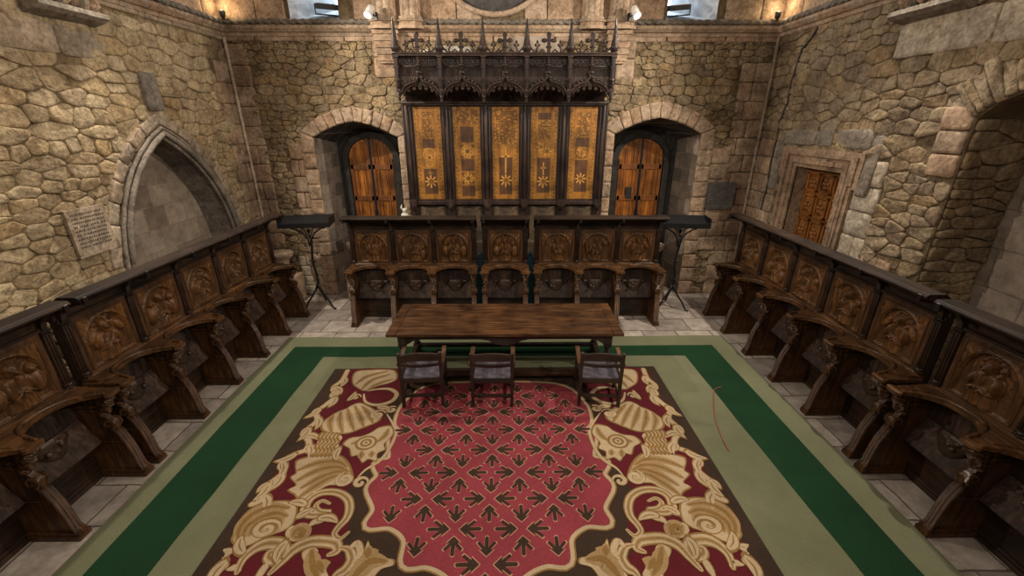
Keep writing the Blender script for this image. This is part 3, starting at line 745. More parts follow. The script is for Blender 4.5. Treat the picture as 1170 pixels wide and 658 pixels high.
PITCH=.765
Z0=.0
def divider_mesh():
    mb=MB()
    prof=[(0,.0),(0,.10),(.03,.13),(.045,.30),(.07,.43),(.115,.56),(.105,.63),(.115,.70),(.165,.75),(.205,.82),(.19,.90),(.12,.965),(.05,.99),(.05,1.03),(.50,1.03),(.50,0)]
    mb.prism(prof,'x',-.028,.028,0)
    fr=[(-.005,.08),(.02,.13),(.04,.30),(.065,.43),(.11,.56),(.15,.63)]
    for dx in (-.03,.03): mb.tube([(dx,s,z) for s,z in fr],[.022,.018,.018,.018,.02,.012],8,0)
    mb.tube([(0,s-.006,z) for s,z in fr],.017,8,0)
    # volute
    for dx in (-.045,.045):
        sp=[(dx,.155+ (.062-.009*k*.62)*cos(R(250-k*55)),.685+(.062-.009*k*.62)*sin(R(250-k*55))) for k in range(11)]
        mb.tube(sp,[.014]*11,6,0)
    mb.lathe([(.0,-.045),(.045,-.045),(.05,0),(.045,.045),(0,.045)],(0,.155,.685),12,0,'x')
    # carved foliage head under the arm
    for k,(s,z,r) in enumerate(((.15,.86,.05),(.12,.92,.05),(.19,.80,.04),(.09,.965,.035))):
        mb.ell((0,s,z),(.055,r,r),0,10,.5,k)
    # carved spandrel on both faces
    for sg in (-1,1):
        mb.grid(16,9,lambda i,j:(sg*(.031+.010*abs(sin(i*9+3*sin(j*6)))),.22+.26*i,.86+.13*j),0,True)
        mb.tube([(sg*.032,.2+.28*k/8,.82-.0*k+.03*sin(pi*k/8)) for k in range(9)],.008,6,0)
        mb.tube([(sg*.030,.07+.41*k/4,.455) for k in range(5)],.007,6,0)
    # base moulding
    mb.box(-.06,.06,-.03,.50,0,.05,0); mb.box(-.048,.048,-.02,.50,.05,.085,0)
    mb.tube([(0.0,-.02,.055),(0,-.02,.06)],.01)
    return mb
def arm_mesh(n):
    mb=MB()
    def cut(u):       # front edge of plank measured from front
        q=abs(u)/.325
        return .36*(1-q**2.6)**.55 if q<1 else 0
    pts=[]
    for i in range(n):
        c=(i+.5)*PITCH
        # end knob
        for k in range(7):
            a=pi*k/6
            x0=i*PITCH
            pts.append((x0-.085*cos(a), .035-.04*sin(a)-.0))
        pts.append((x0+.06,.085)); 
        for k in range(1,16):
            u=-.315+.63*k/16
            pts.append((c+u,max(.09,cut(u))))
        pts.append((x0+PITCH-.06,.085))
    x0=n*PITCH
    for k in range(7):
        a=pi*k/6; pts.append((x0-.085*cos(a), .035-.04*sin(a)))
    poly=[(-.07,.44)]+[(-.06,.09)]+pts+[(x0+.06,.09),(x0+.07,.44)]
    poly=[(p[0],p[1]) for p in poly]
    mb.prism(poly,'z',1.03,1.068,0)
    # upper rounded capping that follows the scooped fronts
    for i in range(n):
        c=(i+.5)*PITCH; line=[]
        for k in range(17):
            u=-.33+.66*k/16; line.append((c+u, .04+cut(u)*1.0 if abs(u)<.325 else .05,1.075))
        mb.tube(line,[.012]+[.021]*15+[.012],8,0)
    back=[(-.04,.47),(-.04,.30)]
    for i in range(n):
        c=(i+.5)*PITCH
        for k in range(13):
            u=-.33+.66*k/12; back.append((c+u,.16+ .26*max(0,1-(abs(u)/.33)**2.4)**.6 if abs(u)<.33 else .16))
    back+=[(x0+.04,.30),(x0+.04,.47)]
    mb.prism(back,'z',1.066,1.095,0)
    return mb
def misericord_mesh(sd):
    mb=MB(); r3=random.Random(sd)
    # lip: half moon shelf, local origin at top centre of seat face, y negative = towards sitter
    lip=[(-.24,0),(-.215,-.05),(-.15,-.06),(-.10,-.095),(0,-.115),(.10,-.095),(.15,-.06),(.215,-.05),(.24,0)]
    mb.prism(lip,'z',-.03,0,0)
    def f(i,j):
        a=i*2-1; b=j
        wv=(1-b)**.6*.185+.012
        hgt=.10*(1-b)**.7*(1-a*a)**.5
        nz=noise.noise(Vector((a*3+sd*5,b*4,sd)))*.02+noise.noise(Vector((a*7+sd,b*9,3)))*.012
        return (a*wv, -max(0,hgt+nz*(1-abs(a))), -.025-.19*b)
    mb.grid(18,14,f,0,True)
    for k in range(4): mb.ell((r3.uniform(-.09,.09),-.06-.02*r3.random(),-.05-.03*k*.7),(.03,.025,.028),0,8,.5,k+sd)
    for sg in (-1,1): mb.tube([(sg*.15,-.02,-.03),(sg*.17,-.02,-.07),(sg*.14,-.02,-.09),(sg*.135,-.02,-.06)],.01,6,0)
    return mb
proto={}
def stall(label, n, loc, rz, seeds, sx=1):
    W=n*PITCH
    t=empty('choir_stall',loc,rz,label,'choir stall','carved choir stall benches around the hall'); t.scale=(sx,1,1)
    mb=MB()
    mb.box(.0,W,.50,.535,0,1.80); mb.box(-.03,.02,.45,.55,0,1.80); mb.box(W-.02,W+.03,.45,.55,0,1.80)
    mb.build('backboard','w_dark',t,bevel=.004)
    mb=MB(); mb.box(0,W,.46,.50,.0,.46); mb.box(0,W,.43,.50,0,.05); mb.box(0,W,.44,.50,.05,.085)
    mb.build('riser','w_dark',t,bevel=.006)
    mb=MB(); mb.box(0,W,.475,.505,.46,1.04); mb.build('lower_back','w_seat',t)
    for i in range(n+1):
        if 'div' not in proto: d=proto['div']=divider_mesh().build('divider','w_mid',t,bevel=.004)
        else: d=link(proto['div'],'divider',t)
        d.location=(i*PITCH,0,0)
    arm_mesh(n).build('arm_rail','w_arm',t,bevel=.006)
    for i in range(n):
        c=(i+.5)*PITCH
        if 'seat' not in proto:
            sb=MB(); sb.prism([(.30,.455),(.325,.44),(.475,.735),(.45,.75)],'x',-.345,.345); sb.tube([(-.345,.33,.445),(.345,.33,.445)],.014)
            s_=proto['seat']=sb.build('seat','w_seat',t,bevel=.004)
        else: s_=link(proto['seat'],'seat',t)
        s_.location=(c,0,0)
        key='mis%d'%(seeds[i]%6)
        if key not in proto: m_=proto[key]=misericord_mesh(seeds[i]%6).build('misericord','w_mis',s_)
        else: m_=link(proto[key],'misericord',s_)
        m_.location=(0,.452,.752); m_.rotation_euler=(R(-27),0,0)
        # carved panel and relief
        w=PITCH-.20; h=.55
        if 'pan' not in proto:
            pb=MB()
            for q in ((-w/2-.05,w/2+.05,0,.04),(-w/2-.05,w/2+.05,h+.04,h+.09)): pb.prism(rect(q[0],q[1],q[2],q[3]),'y',.44,.48)
            for sg in (-1,1): pb.prism(rect(*sorted((sg*(w/2),sg*(w/2+.05))),.04,h+.04),'y',.44,.48)
            for q in (((-w/2,0,.04),(w/2,0,.04)),((w/2,0,.04),(w/2,0,h+.04)),((w/2,0,h+.04),(-w/2,0,h+.04)),((-w/2,0,h+.04),(-w/2,0,.04))):
                pb.tube([(q[0][0],.44,q[0][2]),(q[1][0],.44,q[1][2])],.011,8)
            pb.box(-w/2,w/2,.47,.50,.04,h+.04)
            p_=proto['pan']=pb.build('carved_panel','w_frame',t,bevel=.004)
        else: p_=link(proto['pan'],'carved_panel',t)
        p_.location=(c,0,1.10)
        rl=relief_mesh(w,h,seeds[i]).build('relief','w_relief',p_); rl.location=(0,.468,.04)
    sl=MB(); sl.prism([(.40,1.09),(.40,1.105),(.46,1.135),(.50,1.135),(.50,1.09)],'x',-.02,W+.02); sl.build('sill','w_arm',t,bevel=.004)
    for i in range(n+1):
        if 'pil' not in proto:
            pb=MB()
            pb.box(-.045,.045,.44,.50,1.10,1.78)
            for dx in (-.028,0,.028): pb.tube([(dx,.432,1.16),(dx,.432,1.70)],.013,8)
            for z in (1.12,1.15,1.70,1.73): pb.box(-.05,.05,.41,.45,z,z+.018)
            pb.lathe([(.02,1.10),(.032,1.115),(.024,1.14),(.034,1.155),(.02,1.17)],(0,.425,0),10)
            p_=proto['pil']=pb.build('pilaster','w_dark',t,bevel=.003)
            bb=MB(); bb.prism([(.45,1.72),(.42,1.75),(.405,1.83),(.34,1.905),(.26,1.925),(.18,1.935),(.16,1.955),(.165,1.99),(.3,1.99),(.45,1.9),(.5,1.8),(.5,1.72)],'x',-.027,.027)
            bb.box(-.022,.022,.128,.19,1.935,2.012)
            b_=proto['brk']=bb.build('bracket','w_black',t,bevel=.005)
        else: p_=link(proto['pil'],'pilaster',t); b_=link(proto['brk'],'bracket',t)
        p_.location=(i*PITCH,0,0); b_.location=(i*PITCH,0,0)
    cb=MB()
    cb.prism([(.46,1.77),(.455,1.84),(.40,1.92),(.30,1.955),(.19,1.965),(.165,1.975),(.165,1.99),(.155,1.995),(.155,2.02),(.17,2.03),(.34,2.03),(.38,2.0),(.47,1.93),(.53,1.84),(.54,1.77)],'x',-.06,W+.06)
    cb.box(-.02,W+.02,.43,.47,1.745,1.775); cb.tube([(-.06,.158,2.0),(W+.06,.158,2.0)],.018,8)
    cb.build('canopy','w_cornice',t,bevel=.003)
    return t
YS=7.18
stall('three-seat choir stall of the back row, beside the left lectern',3,(-2.88,YS,0),0,[10,22,34],.98)
stall('single-seat choir stall in the middle of the back row behind the long table',1,(-.43,YS,0),0,[44],.98)
stall('three-seat choir stall of the back row, beside the right lectern',3,(.53,YS,0),0,[15,21,33],.98)
stall('long five-seat choir stall along the left wall below the pointed blind arch',5,(-3.97,3.83,0),pi/2,[28,4,13,16,7])
stall('choir stall at the near left, cut off by the left edge of the photo',3,(-3.97,3.64-3*PITCH,0),pi/2,[1,3,29])
stall('long five-seat choir stall along the right wall below the panelled door',5,(3.92,7.65,0),-pi/2,[39,52,31,46,38])
stall('choir stall at the near right with a haloed figure panel',3,(3.89,3.60,0),-pi/2,[60,45,57])

# ------------------------------------------------------------------ table and chairs
TX0,TX1,TY0,TY1=-1.71,1.62,5.26,6.33
t=empty('refectory_table',((TX0+TX1)/2,(TY0+TY1)/2,.038),0,'long dark wooden refectory table on the carpet in front of the back stalls','table')
hx,hy=(TX1-TX0)/2,(TY1-TY0)/2
mb=MB(); 
for k in range(4): mb.box(-hx+.15,hx-.15,-hy+ k*hy/2+.0015,-hy+(k+1)*hy/2-.0015,.755,.80)
mb.prism([(-hx+.03,-hy+.03),(hx-.03,-hy+.03),(hx-.03,hy-.03),(-hx+.03,hy-.03)],'z',.74,.757)
mb.build('tabletop','w_top',t,bevel=.006)
for sg in (-1,1):
    mb=MB(); x0,x1=sorted((sg*(hx-.149),sg*hx)); mb.box(x0,x1,-hy,hy,.754,.802); mb.build('breadboard_end','w_top',t,bevel=.008)
mb=MB(); ax,ay=hx-.16,hy-.08
def apron(x0,x1):
    P=[(x0,.74),(x1,.74),(x1,.60),(x1-.10,.60),(x1-.2,.66),(x1-.32,.685)]+[(x0+.32,.685),(x0+.2,.66),(x0+.10,.60),(x0,.60)]
    return P
for sy in (-1,1):
    for a,b in ((-ax,-.03),(.03,ax)): 
        mb.prism(apron(a,b),'y',sy*ay-.018,sy*ay+.018)
    mb.box(-.06,.06,sy*ay-.022,sy*ay+.022,.58,.74)
for sx in (-1,1): mb.box(sx*ax-.018,sx*ax+.018,-ay,ay,.60,.74)
mb.build('apron','w_black',t,bevel=.004)
lp=None
for sx in (-1,1):
    for sy in (-1,1):
        if not lp:
            l=MB(); l.box(-.055,.055,-.055,.055,.56,.74); l.box(-.055,.055,-.055,.055,.0,.16)
            l.lathe([(.03,.16),(.05,.18),(.035,.21),(.055,.27),(.062,.34),(.05,.41),(.032,.47),(.03,.50),(.05,.53),(.045,.56)],(0,0,0),14)
            lp=l.build('leg','w_black',t,bevel=.005); q=lp
        else: q=link(lp,'leg',t)
        q.location=(sx*(ax-.04),sy*(ay-.03),-.0135 if sy>0 else 0)
for nm,bx in (('stretcher',(-ax,ax,-ay-.01,-ay+.06,.07,.13)),('stretcher',(-ax,ax,ay-.06,ay+.01,.07,.13)),('stretcher',(-ax-.0,-ax+.07,-ay,ay,.07,.13)),('stretcher',(ax-.07,ax,-ay,ay,.07,.13))):
    m_=MB(); m_.box(*bx); m_.build(nm,'w_dark',t,bevel=.008)

def chair_parts(t):
    w=.26; P={}
    def leg(x,pts,r=.024):
        l=MB(); l.tube([(x,*p) for p in pts],r,8); return l
    for sg in (-1,1):
        q=MB(); x=sg*w
        q.prism([(-.03,0),(.02,0),(.035,.42),(.0,.82),(-.045,.82),(-.02,.42)],'x',x-.021,x+.021)
        q.build('leg','w_black',t,bevel=.006)
        q=MB(); x=sg*(w+.015)
        q.box(x-.022,x+.022,.42,.465,0,.40); q.lathe([(.016,.40),(.026,.44),(.016,.48),(.024,.54),(.016,.62)],(x,.442,0),10)
        q.box(x-.022,x+.022,.42,.465,.09,.15); q.build('leg','w_black',t,bevel=.004)
        q=MB(); x=sg*(w+.015)
        q.prism([(-.01,.655),(.10,.64),(.30,.625),(.44,.64),(.50,.63),(.52,.605),(.49,.59),(.44,.61),(.30,.595),(.10,.61),(-.01,.625)],'x',x-.03,x+.03)
        q.build('armrest','w_frame',t,bevel=.008)
    q=MB(); 
    q.grid(14,10,lambda i,j:(-w+.02+(2*w-.04)*i,.0+.45*j,.435-.03*sin(pi*i)*sin(pi*j)**.5-.0),0)
    q.box(-w+.02,w-.02,.01,.45,.385,.40)
    q.build('seat','leather',t)
    q=MB(); 
    for a in ((-w,w,-.012,.02,.36,.43),(-w,w,.43,.46,.36,.43)): q.box(*a)
    for sg in (-1,1): q.box(sg*(w)-.015,sg*w+.015,.0,.45,.36,.43)
    q.build('seat_frame','w_black',t,bevel=.005)
    q=MB()
    P=[(-w,.71),(-w,.80)]+[(-w+2*w*k/10,.80+.022*sin(pi*k/10)) for k in range(1,10)]+[(w,.80),(w,.71)]
    q.prism(P,'y',-.05,-.02); q.build('top_rail','w_black',t,bevel=.006)
    q=MB(); q.prism([(-w,.63),(-w,.675)]+[(-w+2*w*k/8,.675-.02*sin(pi*k/8)) for k in range(1,8)]+[(w,.675),(w,.63)]+[(w-2*w*k/8,.63-.02*sin(pi*k/8)) for k in range(1,8)],'y',-.04,-.012)
    q.build('back_rail','w_black',t,bevel=.005)
    for z,y in ((.14,.0),(.16,.44)):
        q=MB(); q.box(-w,w,y-.012,y+.014,z,z+.045); q.build('stretcher','w_black',t,bevel=.004)
    for sg in (-1,1):
        q=MB(); q.box(sg*(w+.005)-.011,sg*(w+.005)+.011,.0,.44,.10,.14); q.build('stretcher','w_black',t,bevel=.004)
GRP='dark armchairs drawn up to the long table'
ch=empty('armchair',(-1.14,4.75,.038),R(4),'leftmost of three dark leather-seated armchairs, slightly turned, below the left end of the table','chair',GRP)
chair_parts(ch)
for (x,y,a,lb) in ((-.215,4.73,0,'middle dark leather-seated armchair of the three drawn up to the long table'),
                   (1.205,4.72,R(-4),'rightmost dark leather-seated armchair standing alone at the right end of the long table')):
    c=ch.copy(); C.objects.link(c); c.location=(x,y,.038); c.rotation_euler=(0,0,a); c['label']=lb
    for p_ in list(ch.children):
        q=p_.copy(); C.objects.link(q); q.parent=c

# ------------------------------------------------------------------ camera (defined early: the rug pattern is laid out from measured floor points)
F=485.; H=3.6; CX=585.; CY=329.; PIT=math.atan(191/F); YAW=math.atan(5/(F/cos(PIT)))
def floorpt(x,y):
    u=x-CX; v=CY-y
    Y=F*cos(PIT)+v*sin(PIT); Z=-F*sin(PIT)+v*cos(PIT); X=u
    X,Y=X*cos(YAW)+Y*sin(YAW),-X*sin(YAW)+Y*cos(YAW)
    t=-H/Z; return (t*X,t*Y)

# ------------------------------------------------------------------ carpet and rug
mb=MB()
ZC=[0]
def zj():
    ZC[0]+=1; return ((ZC[0]*7)%53)*7e-6
def sheet(mb,poly,z,mat,nx=1):
    z+=zj()
    tt=tessellate_polygon([[Vector((a,b,0)) for a,b in poly]])
    mb.add([(a,b,z) for a,b in poly],[tuple(x) for x in tt],mat)
r4=random.Random(2)
def wob(a,b,n,amp):
    return [(a[0]+(b[0]-a[0])*i/n+ (r4.uniform(-amp,amp) if 0<i<n else 0), a[1]+(b[1]-a[1])*i/n+(r4.uniform(-amp,amp) if 0<i<n else 0)) for i in range(n)]
outer=wob((-3.90,6.75),(3.83,6.75),14,.012)+wob((3.83,6.75),(3.86,-1.6),14,.015)+wob((3.86,-1.6),(-3.88,-1.6),10,.01)+wob((-3.88,-1.6),(-3.90,6.75),14,.015)
mb.prism(outer,'z',.0,.012,0)
carpet=tag(mb.build('carpet',['sage']),'large sage green floor carpet edged by a dark green band, under the patterned rug','carpet')
mb=MB()
o_=[(-3.64,6.40),(3.50,6.40),(3.54,-1.25),(-3.60,-1.25)]; i_=[(-3.02,6.06),(2.90,6.06),(3.10,-.75),(-3.12,-.75)]
def edge(a,b,n=30): return [lerp(a,b,k/n) for k in range(n)]
O=[];I=[]
for k in range(4):
    O+=edge(o_[k],o_[(k+1)%4]); I+=edge(i_[k],i_[(k+1)%4])
O=[(a+.014*noise.noise(Vector((a*1.7,b*1.7,1))),b+.014*noise.noise(Vector((a*1.7,b*1.7,5)))) for a,b in O]
I=[(a+.014*noise.noise(Vector((a*1.7,b*1.7,8))),b+.014*noise.noise(Vector((a*1.7,b*1.7,9)))) for a,b in I]
n=len(O); mb.add([(a,b,.0145) for a,b in O]+[(a,b,.0145) for a,b in I],[(i,(i+1)%n,n+(i+1)%n,n+i) for i in range(n)],0)
mb.build('border_band','green',carpet)['label']='dark green band'

RXC=-.195; RY0,RY1=-1.0,5.68; MIRY=(RY0+RY1)/2
rug=MB(); rug.prism([(-2.68,RY1),(2.27,RY1+.03),(2.37,RY0),(-2.68,RY0)][::-1],'z',.0152,.028,0)
ZL=[.0265]
def catmull(pts,closed=False,k=5):
    n=len(pts); out=[]
    rng=range(n) if closed else range(n-1)
    for i in rng:
        if closed: p0,p1,p2,p3=pts[(i-1)%n],pts[i],pts[(i+1)%n],pts[(i+2)%n]
        else: p0,p1,p2,p3=pts[max(i-1,0)],pts[i],pts[i+1],pts[min(i+2,n-1)]
        for j in range(k):
            t=j/k
            out.append(tuple(.5*((2*p1[d])+(-p0[d]+p2[d])*t+(2*p0[d]-5*p1[d]+4*p2[d]-p3[d])*t*t+(-p0[d]+3*p1[d]-3*p2[d]+p3[d])*t**3) for d in range(len(p1))))
    if not closed: out.append(tuple(pts[-1]))
    return out
def variants(pts):
    """the pattern is symmetric left to right and front to back"""
    out=[pts,[(2*RXC-a,b) for a,b in pts]]
    out+= [[(a,2*MIRY-b) for a,b in q] for q in out]
    return out
def fill(pts,mat,z,sym=True):
    for q in (variants(pts) if sym else [pts]): sheet(rug,q,.0282+z*.0006,mat)
def stroke(pts,w,mat,z,sym=True,taper=True):
    c=catmull([tuple(p) for p in pts],False,5); n=len(c)
    for q in (variants(c) if sym else [c]):
        vs=[]
        for i,p in enumerate(q):
            a=q[max(i-1,0)]; b=q[min(i+1,n-1)]; tx,ty=b[0]-a[0],b[1]-a[1]; l=sqrt(tx*tx+ty*ty) or 1
            ww=w/2*(min(1,.35+2.2*min(i,n-1-i)/n) if taper else 1)
            vs+=[(p[0]-ty/l*ww,p[1]+tx/l*ww),(p[0]+ty/l*ww,p[1]-tx/l*ww)]
        for i in range(n-1):
            zz=.0282+z*.0006+zj(); rug.add([(*vs[k],zz) for k in (2*i,2*i+1,2*i+3,2*i+2)],[(0,1,2,3)],mat)
        for e in (0,n-1):       # rounded ends
            r=w/2*(.35 if taper else 1); zz=.0282+z*.0006+zj(); rug.add([(q[e][0]+r*cos(k*pi/4),q[e][1]+r*sin(k*pi/4),zz) for k in range(8)],[tuple(range(8))],mat)
A=lambda pts:[floorpt(220+x/4.388,400+y/4.388) for x,y in pts]
B=lambda pts:[floorpt(220+x/4.165,500+y/4.165) for x,y in pts]
Cc=lambda pts:[floorpt(385+x/2.925,433+y/2.925) for x,y in pts]
BR,WI,RE,CR,GO,PK,TA=0,1,2,3,4,5,6
# wine ground of the border
wine=A([(1060,108),(775,108),(735,190),(700,240),(640,320),(600,380),(555,440),(590,470),(500,545),(440,600),(400,650)])+B([(420,160),(350,240),(330,300),(360,330),(260,360),(205,440),(190,520),(150,590),(90,640),(60,700),(60,760),(330,760),(560,760),(740,690)])+\
     B([(735,610),(690,520),(740,460),(750,330),(735,270),(780,215),(820,165)])+A([(900,585),(960,500),(1010,430),(1005,390),(960,330),(1010,270),(1060,200)])
fill(catmull(wine,True,3),WI,1)
# medallion ground with its cream and gold edge
med=[(600,20),(330,28),(235,85),(205,150),(222,178),(185,205),(185,270),(135,290),(145,330),(112,372),(135,440),(108,495),(185,495),(238,540),(232,622),(300,622),(352,640),(395,675),(420,720)]
mf=[floorpt(385+x/2.925,433+y/2.925) for x,y in med]
half=catmull(mf,False,5)
y_end=half[-1][1]
def medpoly(h,d):
    h2=[(max(p[0],-99),p[1]) for p in h]
    L=offset(h2,d); L=[p for p in L if p[0]<RXC]
    Rr=[(2*RXC-p[0],p[1]) for p in L[::-1]]
    return L+Rr
up=half
for d,mt,z in ((-.075,GO,2),(-.06,CR,3),(-.022,RE,4)):
    q=[p for p in offset(up,d if True else 0) if p[0]<RXC-.02]
    top=q; low=[(p[0],2*MIRY-p[1]) for p in q[::-1]]
    leftside=top+low; full=leftside+[(2*RXC-p[0],p[1]) for p in leftside[::-1]]
    fill(full,mt,z,False)
    if z==4: medfield=full
# field of forked arrows
def arrow(cx,cy,ang,s,mat,z,grow):
    g=grow
    P=[(-.5,.0),(-.43,.09),(.04,.10),(-.24,.36),(-.14,.45),(.16,.20),(.16,.33),(.30,.20),(.5,0)]; ang+=.013
    P=P+[(x,-y) for x,y in P[::-1][1:-1]]
    P=[(x*(1+g*.75),y*(1+g)) for x,y in P]
    c,s_=cos(ang),sin(ang)
    sheet(rug,[(cx+s*(x*c-y*s_),cy+s*(x*s_+y*c)) for x,y in P],.0282+z*.0006,mat)
def infield(x,y,m=.09): return all(inpoly(x+dx,y+dy,medfield) for dx in (-m,m) for dy in (-m,m))
dx,dyr=.318,.345
j=0; y=5.30
while y>RY0+.3:
    for half_ in (0,1):
        yy=y-half_*dyr/2
        for i in range(-9,10):
            x=RXC+ (i+.5+.5*half_)*dx + .01*sin(i*3.1+j)
            par=(i+j)%2
            ang=(0 if par else pi) if half_==0 else (pi/2 if par else -pi/2)
            if infield(x,yy,.07):
                s=.212
                if half_: s=.195
                arrow(x,yy,ang,s,PK,5,.15); arrow(x,yy,ang,s,BR,6,.0)
    y-=dyr; j+=1
# --- cream scrollwork of the border (left side measured, mirrored)
def shell(outline,ribs,rw=.022,z=7):
    o=catmull(outline,True,4)
    cx=sum(p[0] for p in o)/len(o); cy=sum(p[1] for p in o)/len(o)
    fill(o,GO,z); fill([(cx+(p[0]-cx)*.93,cy+(p[1]-cy)*.93) for p in o],CR,z+1)
    for r_ in ribs: stroke(r_,rw*3.6,TA,z+2); stroke(r_,rw*1.3,GO,z+3)
def scroll(pts,w,z=7,core=True):
    stroke(pts,w*1.3,GO,z); stroke(pts,w*.95,CR,z+1)
    if core: stroke(pts,w*.42,TA,z+2); stroke(pts,w*.14,GO,z+3)
def spiral(c,r,turns,a0,w,z,sgn=1,sq=1.0):
    pts=[(c[0]+r*(1-k/18)*cos(a0+sgn*k*turns*2*pi/16),c[1]+sq*r*(1-k/18)*sin(a0+sgn*k*turns*2*pi/16)) for k in range(17)]
    scroll(pts,w,z,False)
def extra_leaf(c,ang,l,w,cu): leaf(c,ang,l,w,cu,9)
# edge tracery towards the outer brown: a wavy stem with curling leaves
def leaf(p,ang,l,w,curl,z=9):
    L=[];Rr=[]
    for k in range(9):
        t=k/8; a=ang+curl*t*1.4; x=p[0]+l*t*cos(ang+curl*t*.7); y=p[1]+l*t*sin(ang+curl*t*.7); ww=w*sin(pi*(.12+.86*t))**.8*.5
        L.append((x-sin(a)*ww,y+cos(a)*ww)); Rr.append((x+sin(a)*ww,y-cos(a)*ww))
    pts=L+Rr[::-1]; cx=sum(q[0] for q in pts)/len(pts); cy=sum(q[1] for q in pts)/len(pts)
    fill([(cx+(q[0]-cx)*1.16,cy+(q[1]-cy)*1.3) for q in pts],GO,z-1); fill(pts,CR,z)
    stroke([lerp(L[1],Rr[1],.5),lerp(L[4],Rr[4],.5),lerp(L[7],Rr[7],.5)],w*.16,GO,z+1)
stem=A([(778,112),(752,160),(708,196),(724,232),(668,285),(622,318),(628,360),(585,400),(556,430),(585,466)])+B([(545,66),(480,92),(428,128),(436,172),(392,212),(346,246),(340,300),(286,328)])
stroke(stem,.085,GO,7,True,False); stroke(stem,.06,CR,8,True,False)
sc_=catmull(stem,False,4)
for i_ in range(3,len(sc_)-2,5):
    p_=sc_[i_]; q_=sc_[i_+1]; an=atan2(q_[1]-p_[1],q_[0]-p_[0])
    leaf(p_,an+.75+.25*sin(i_),.22,.085,-.9,9)
    if (i_//5)%2: leaf(p_,an-.5,.13,.06,.9,9)
# upper shell near the table
shell(A([(815,118),(900,106),(1010,108),(1030,150),(990,175),(930,190),(870,215),(835,205),(800,175)]),
      [A([(850,205),(900,160),(990,130)]),A([(820,180),(880,140),(980,115)]),A([(880,208),(940,175),(1005,155)])])
scroll(A([(860,230),(870,270),(930,285),(1000,265),(1025,230),(990,205),(930,205),(880,215)]),.055,8,False)
spiral(A([(820,245)])[0],.07,1.2,0,.04,9)
spiral(A([(1000,308)])[0],.07,1.2,1,.045,9)
# fan shell
shell(A([(845,272),(905,300),(945,330),(940,365),(850,405),(765,432),(655,420),(648,375),(700,335),(735,315),(775,300),(800,285)]),
      [A([(700,425),(690,370),(710,335)]),A([(755,425),(740,365),(745,320)]),A([(810,412),(790,350),(780,305)]),A([(860,395),(840,340),(815,290)]),A([(905,375),(885,330),(850,290)])])
spiral(A([(930,335)])[0],.10,1.4,.4,.045,10)
# rippled ribbon between the shells
rib=A([(655,425),(750,440),(735,480),(720,530),(590,545),(612,500),(632,465)]); fill(catmull(rib,True,3),CR,7)
for k in range(6):
    x=650+k*19
    stroke(A([(x,425),(x-18,448),(x-8,470),(x-34,495),(x-26,518),(x-60,545)]),.03,GO,9,True,False)
# rosette mask
shell(A([(752,482),(790,450),(850,440),(900,420),(940,395),(1000,388),(1012,430),(965,480),(970,510),(930,530),(925,570),(885,560),(850,578),(830,540),(795,545),(785,505)]),
      [A([(800,480),(840,470),(870,475)]),A([(930,470),(965,440),(985,405)]),A([(900,520),(900,545)]),A([(850,520),(845,555)])])
cc=A([(872,476)])[0]
for r_,mt,z in ((.13,GO,10),(.10,CR,11),(.07,GO,12),(.04,CR,13),(.018,GO,14)): fill([(cc[0]+r_*cos(k*pi/8),cc[1]+r_*.95*sin(k*pi/8)) for k in range(16)],mt,z)
scroll(A([(975,330),(1000,370),(1022,420),(990,500),(940,565),(870,610),(830,650)]),.035,5,False)
spiral(B([(800,225)])[0],.08,1.2,0,.045,9)
# great ribbed shell
shell(B([(505,112),(600,92),(700,92),(745,125),(768,185),(765,220),(720,238),(650,240),(590,275),(515,316),(485,285),(452,262),(492,238),(465,200),(492,178),(488,140)]),
      [B([(505,165),(600,130),(690,125),(735,150)]),B([(500,215),(600,165),(690,150),(745,175)]),B([(520,250),(620,195),(700,172),(735,185)]),B([(510,295),(590,240),(660,200),(705,190)])],.03)
spiral(B([(728,208)])[0],.10,1.5,2.0,.045,10)
# S-scroll towards the inner brown
scroll(B([(655,325),(620,312),(590,335),(605,362),(655,370),(560,378),(540,345),(565,300),(620,272),(690,272),(738,300),(750,345),(735,395),(695,440),(678,472),(705,492),(745,462)]),.075,8)
scroll(B([(560,430),(590,410),(628,408)]),.06,8,False); scroll(B([(520,350),(525,380),(515,395)]),.05,8,False)
# large coiled shell
shell(B([(195,470),(215,420),(270,355),(350,318),(440,308),(495,322),(505,360),(485,420),(440,455),(400,470),(340,492),(260,532),(205,525),(185,500)]),
      [B([(220,500),(230,440),(290,375),(380,340),(460,345)]),B([(245,490),(260,440),(320,395),(400,370),(450,385)]),B([(275,475),(300,430),(350,405),(410,400),(425,420)]),B([(310,465),(335,435),(380,420),(395,445),(350,465)])],.034)
spiral(B([(352,448)])[0],.13,1.5,0,.05,10,1,.8)
for k in range(8): pass
shell(B([(442,475),(465,435),(520,428),(552,455),(540,490),(480,508)]),[B([(480,480),(500,450),(530,455),(520,480),(490,485)])],.04)
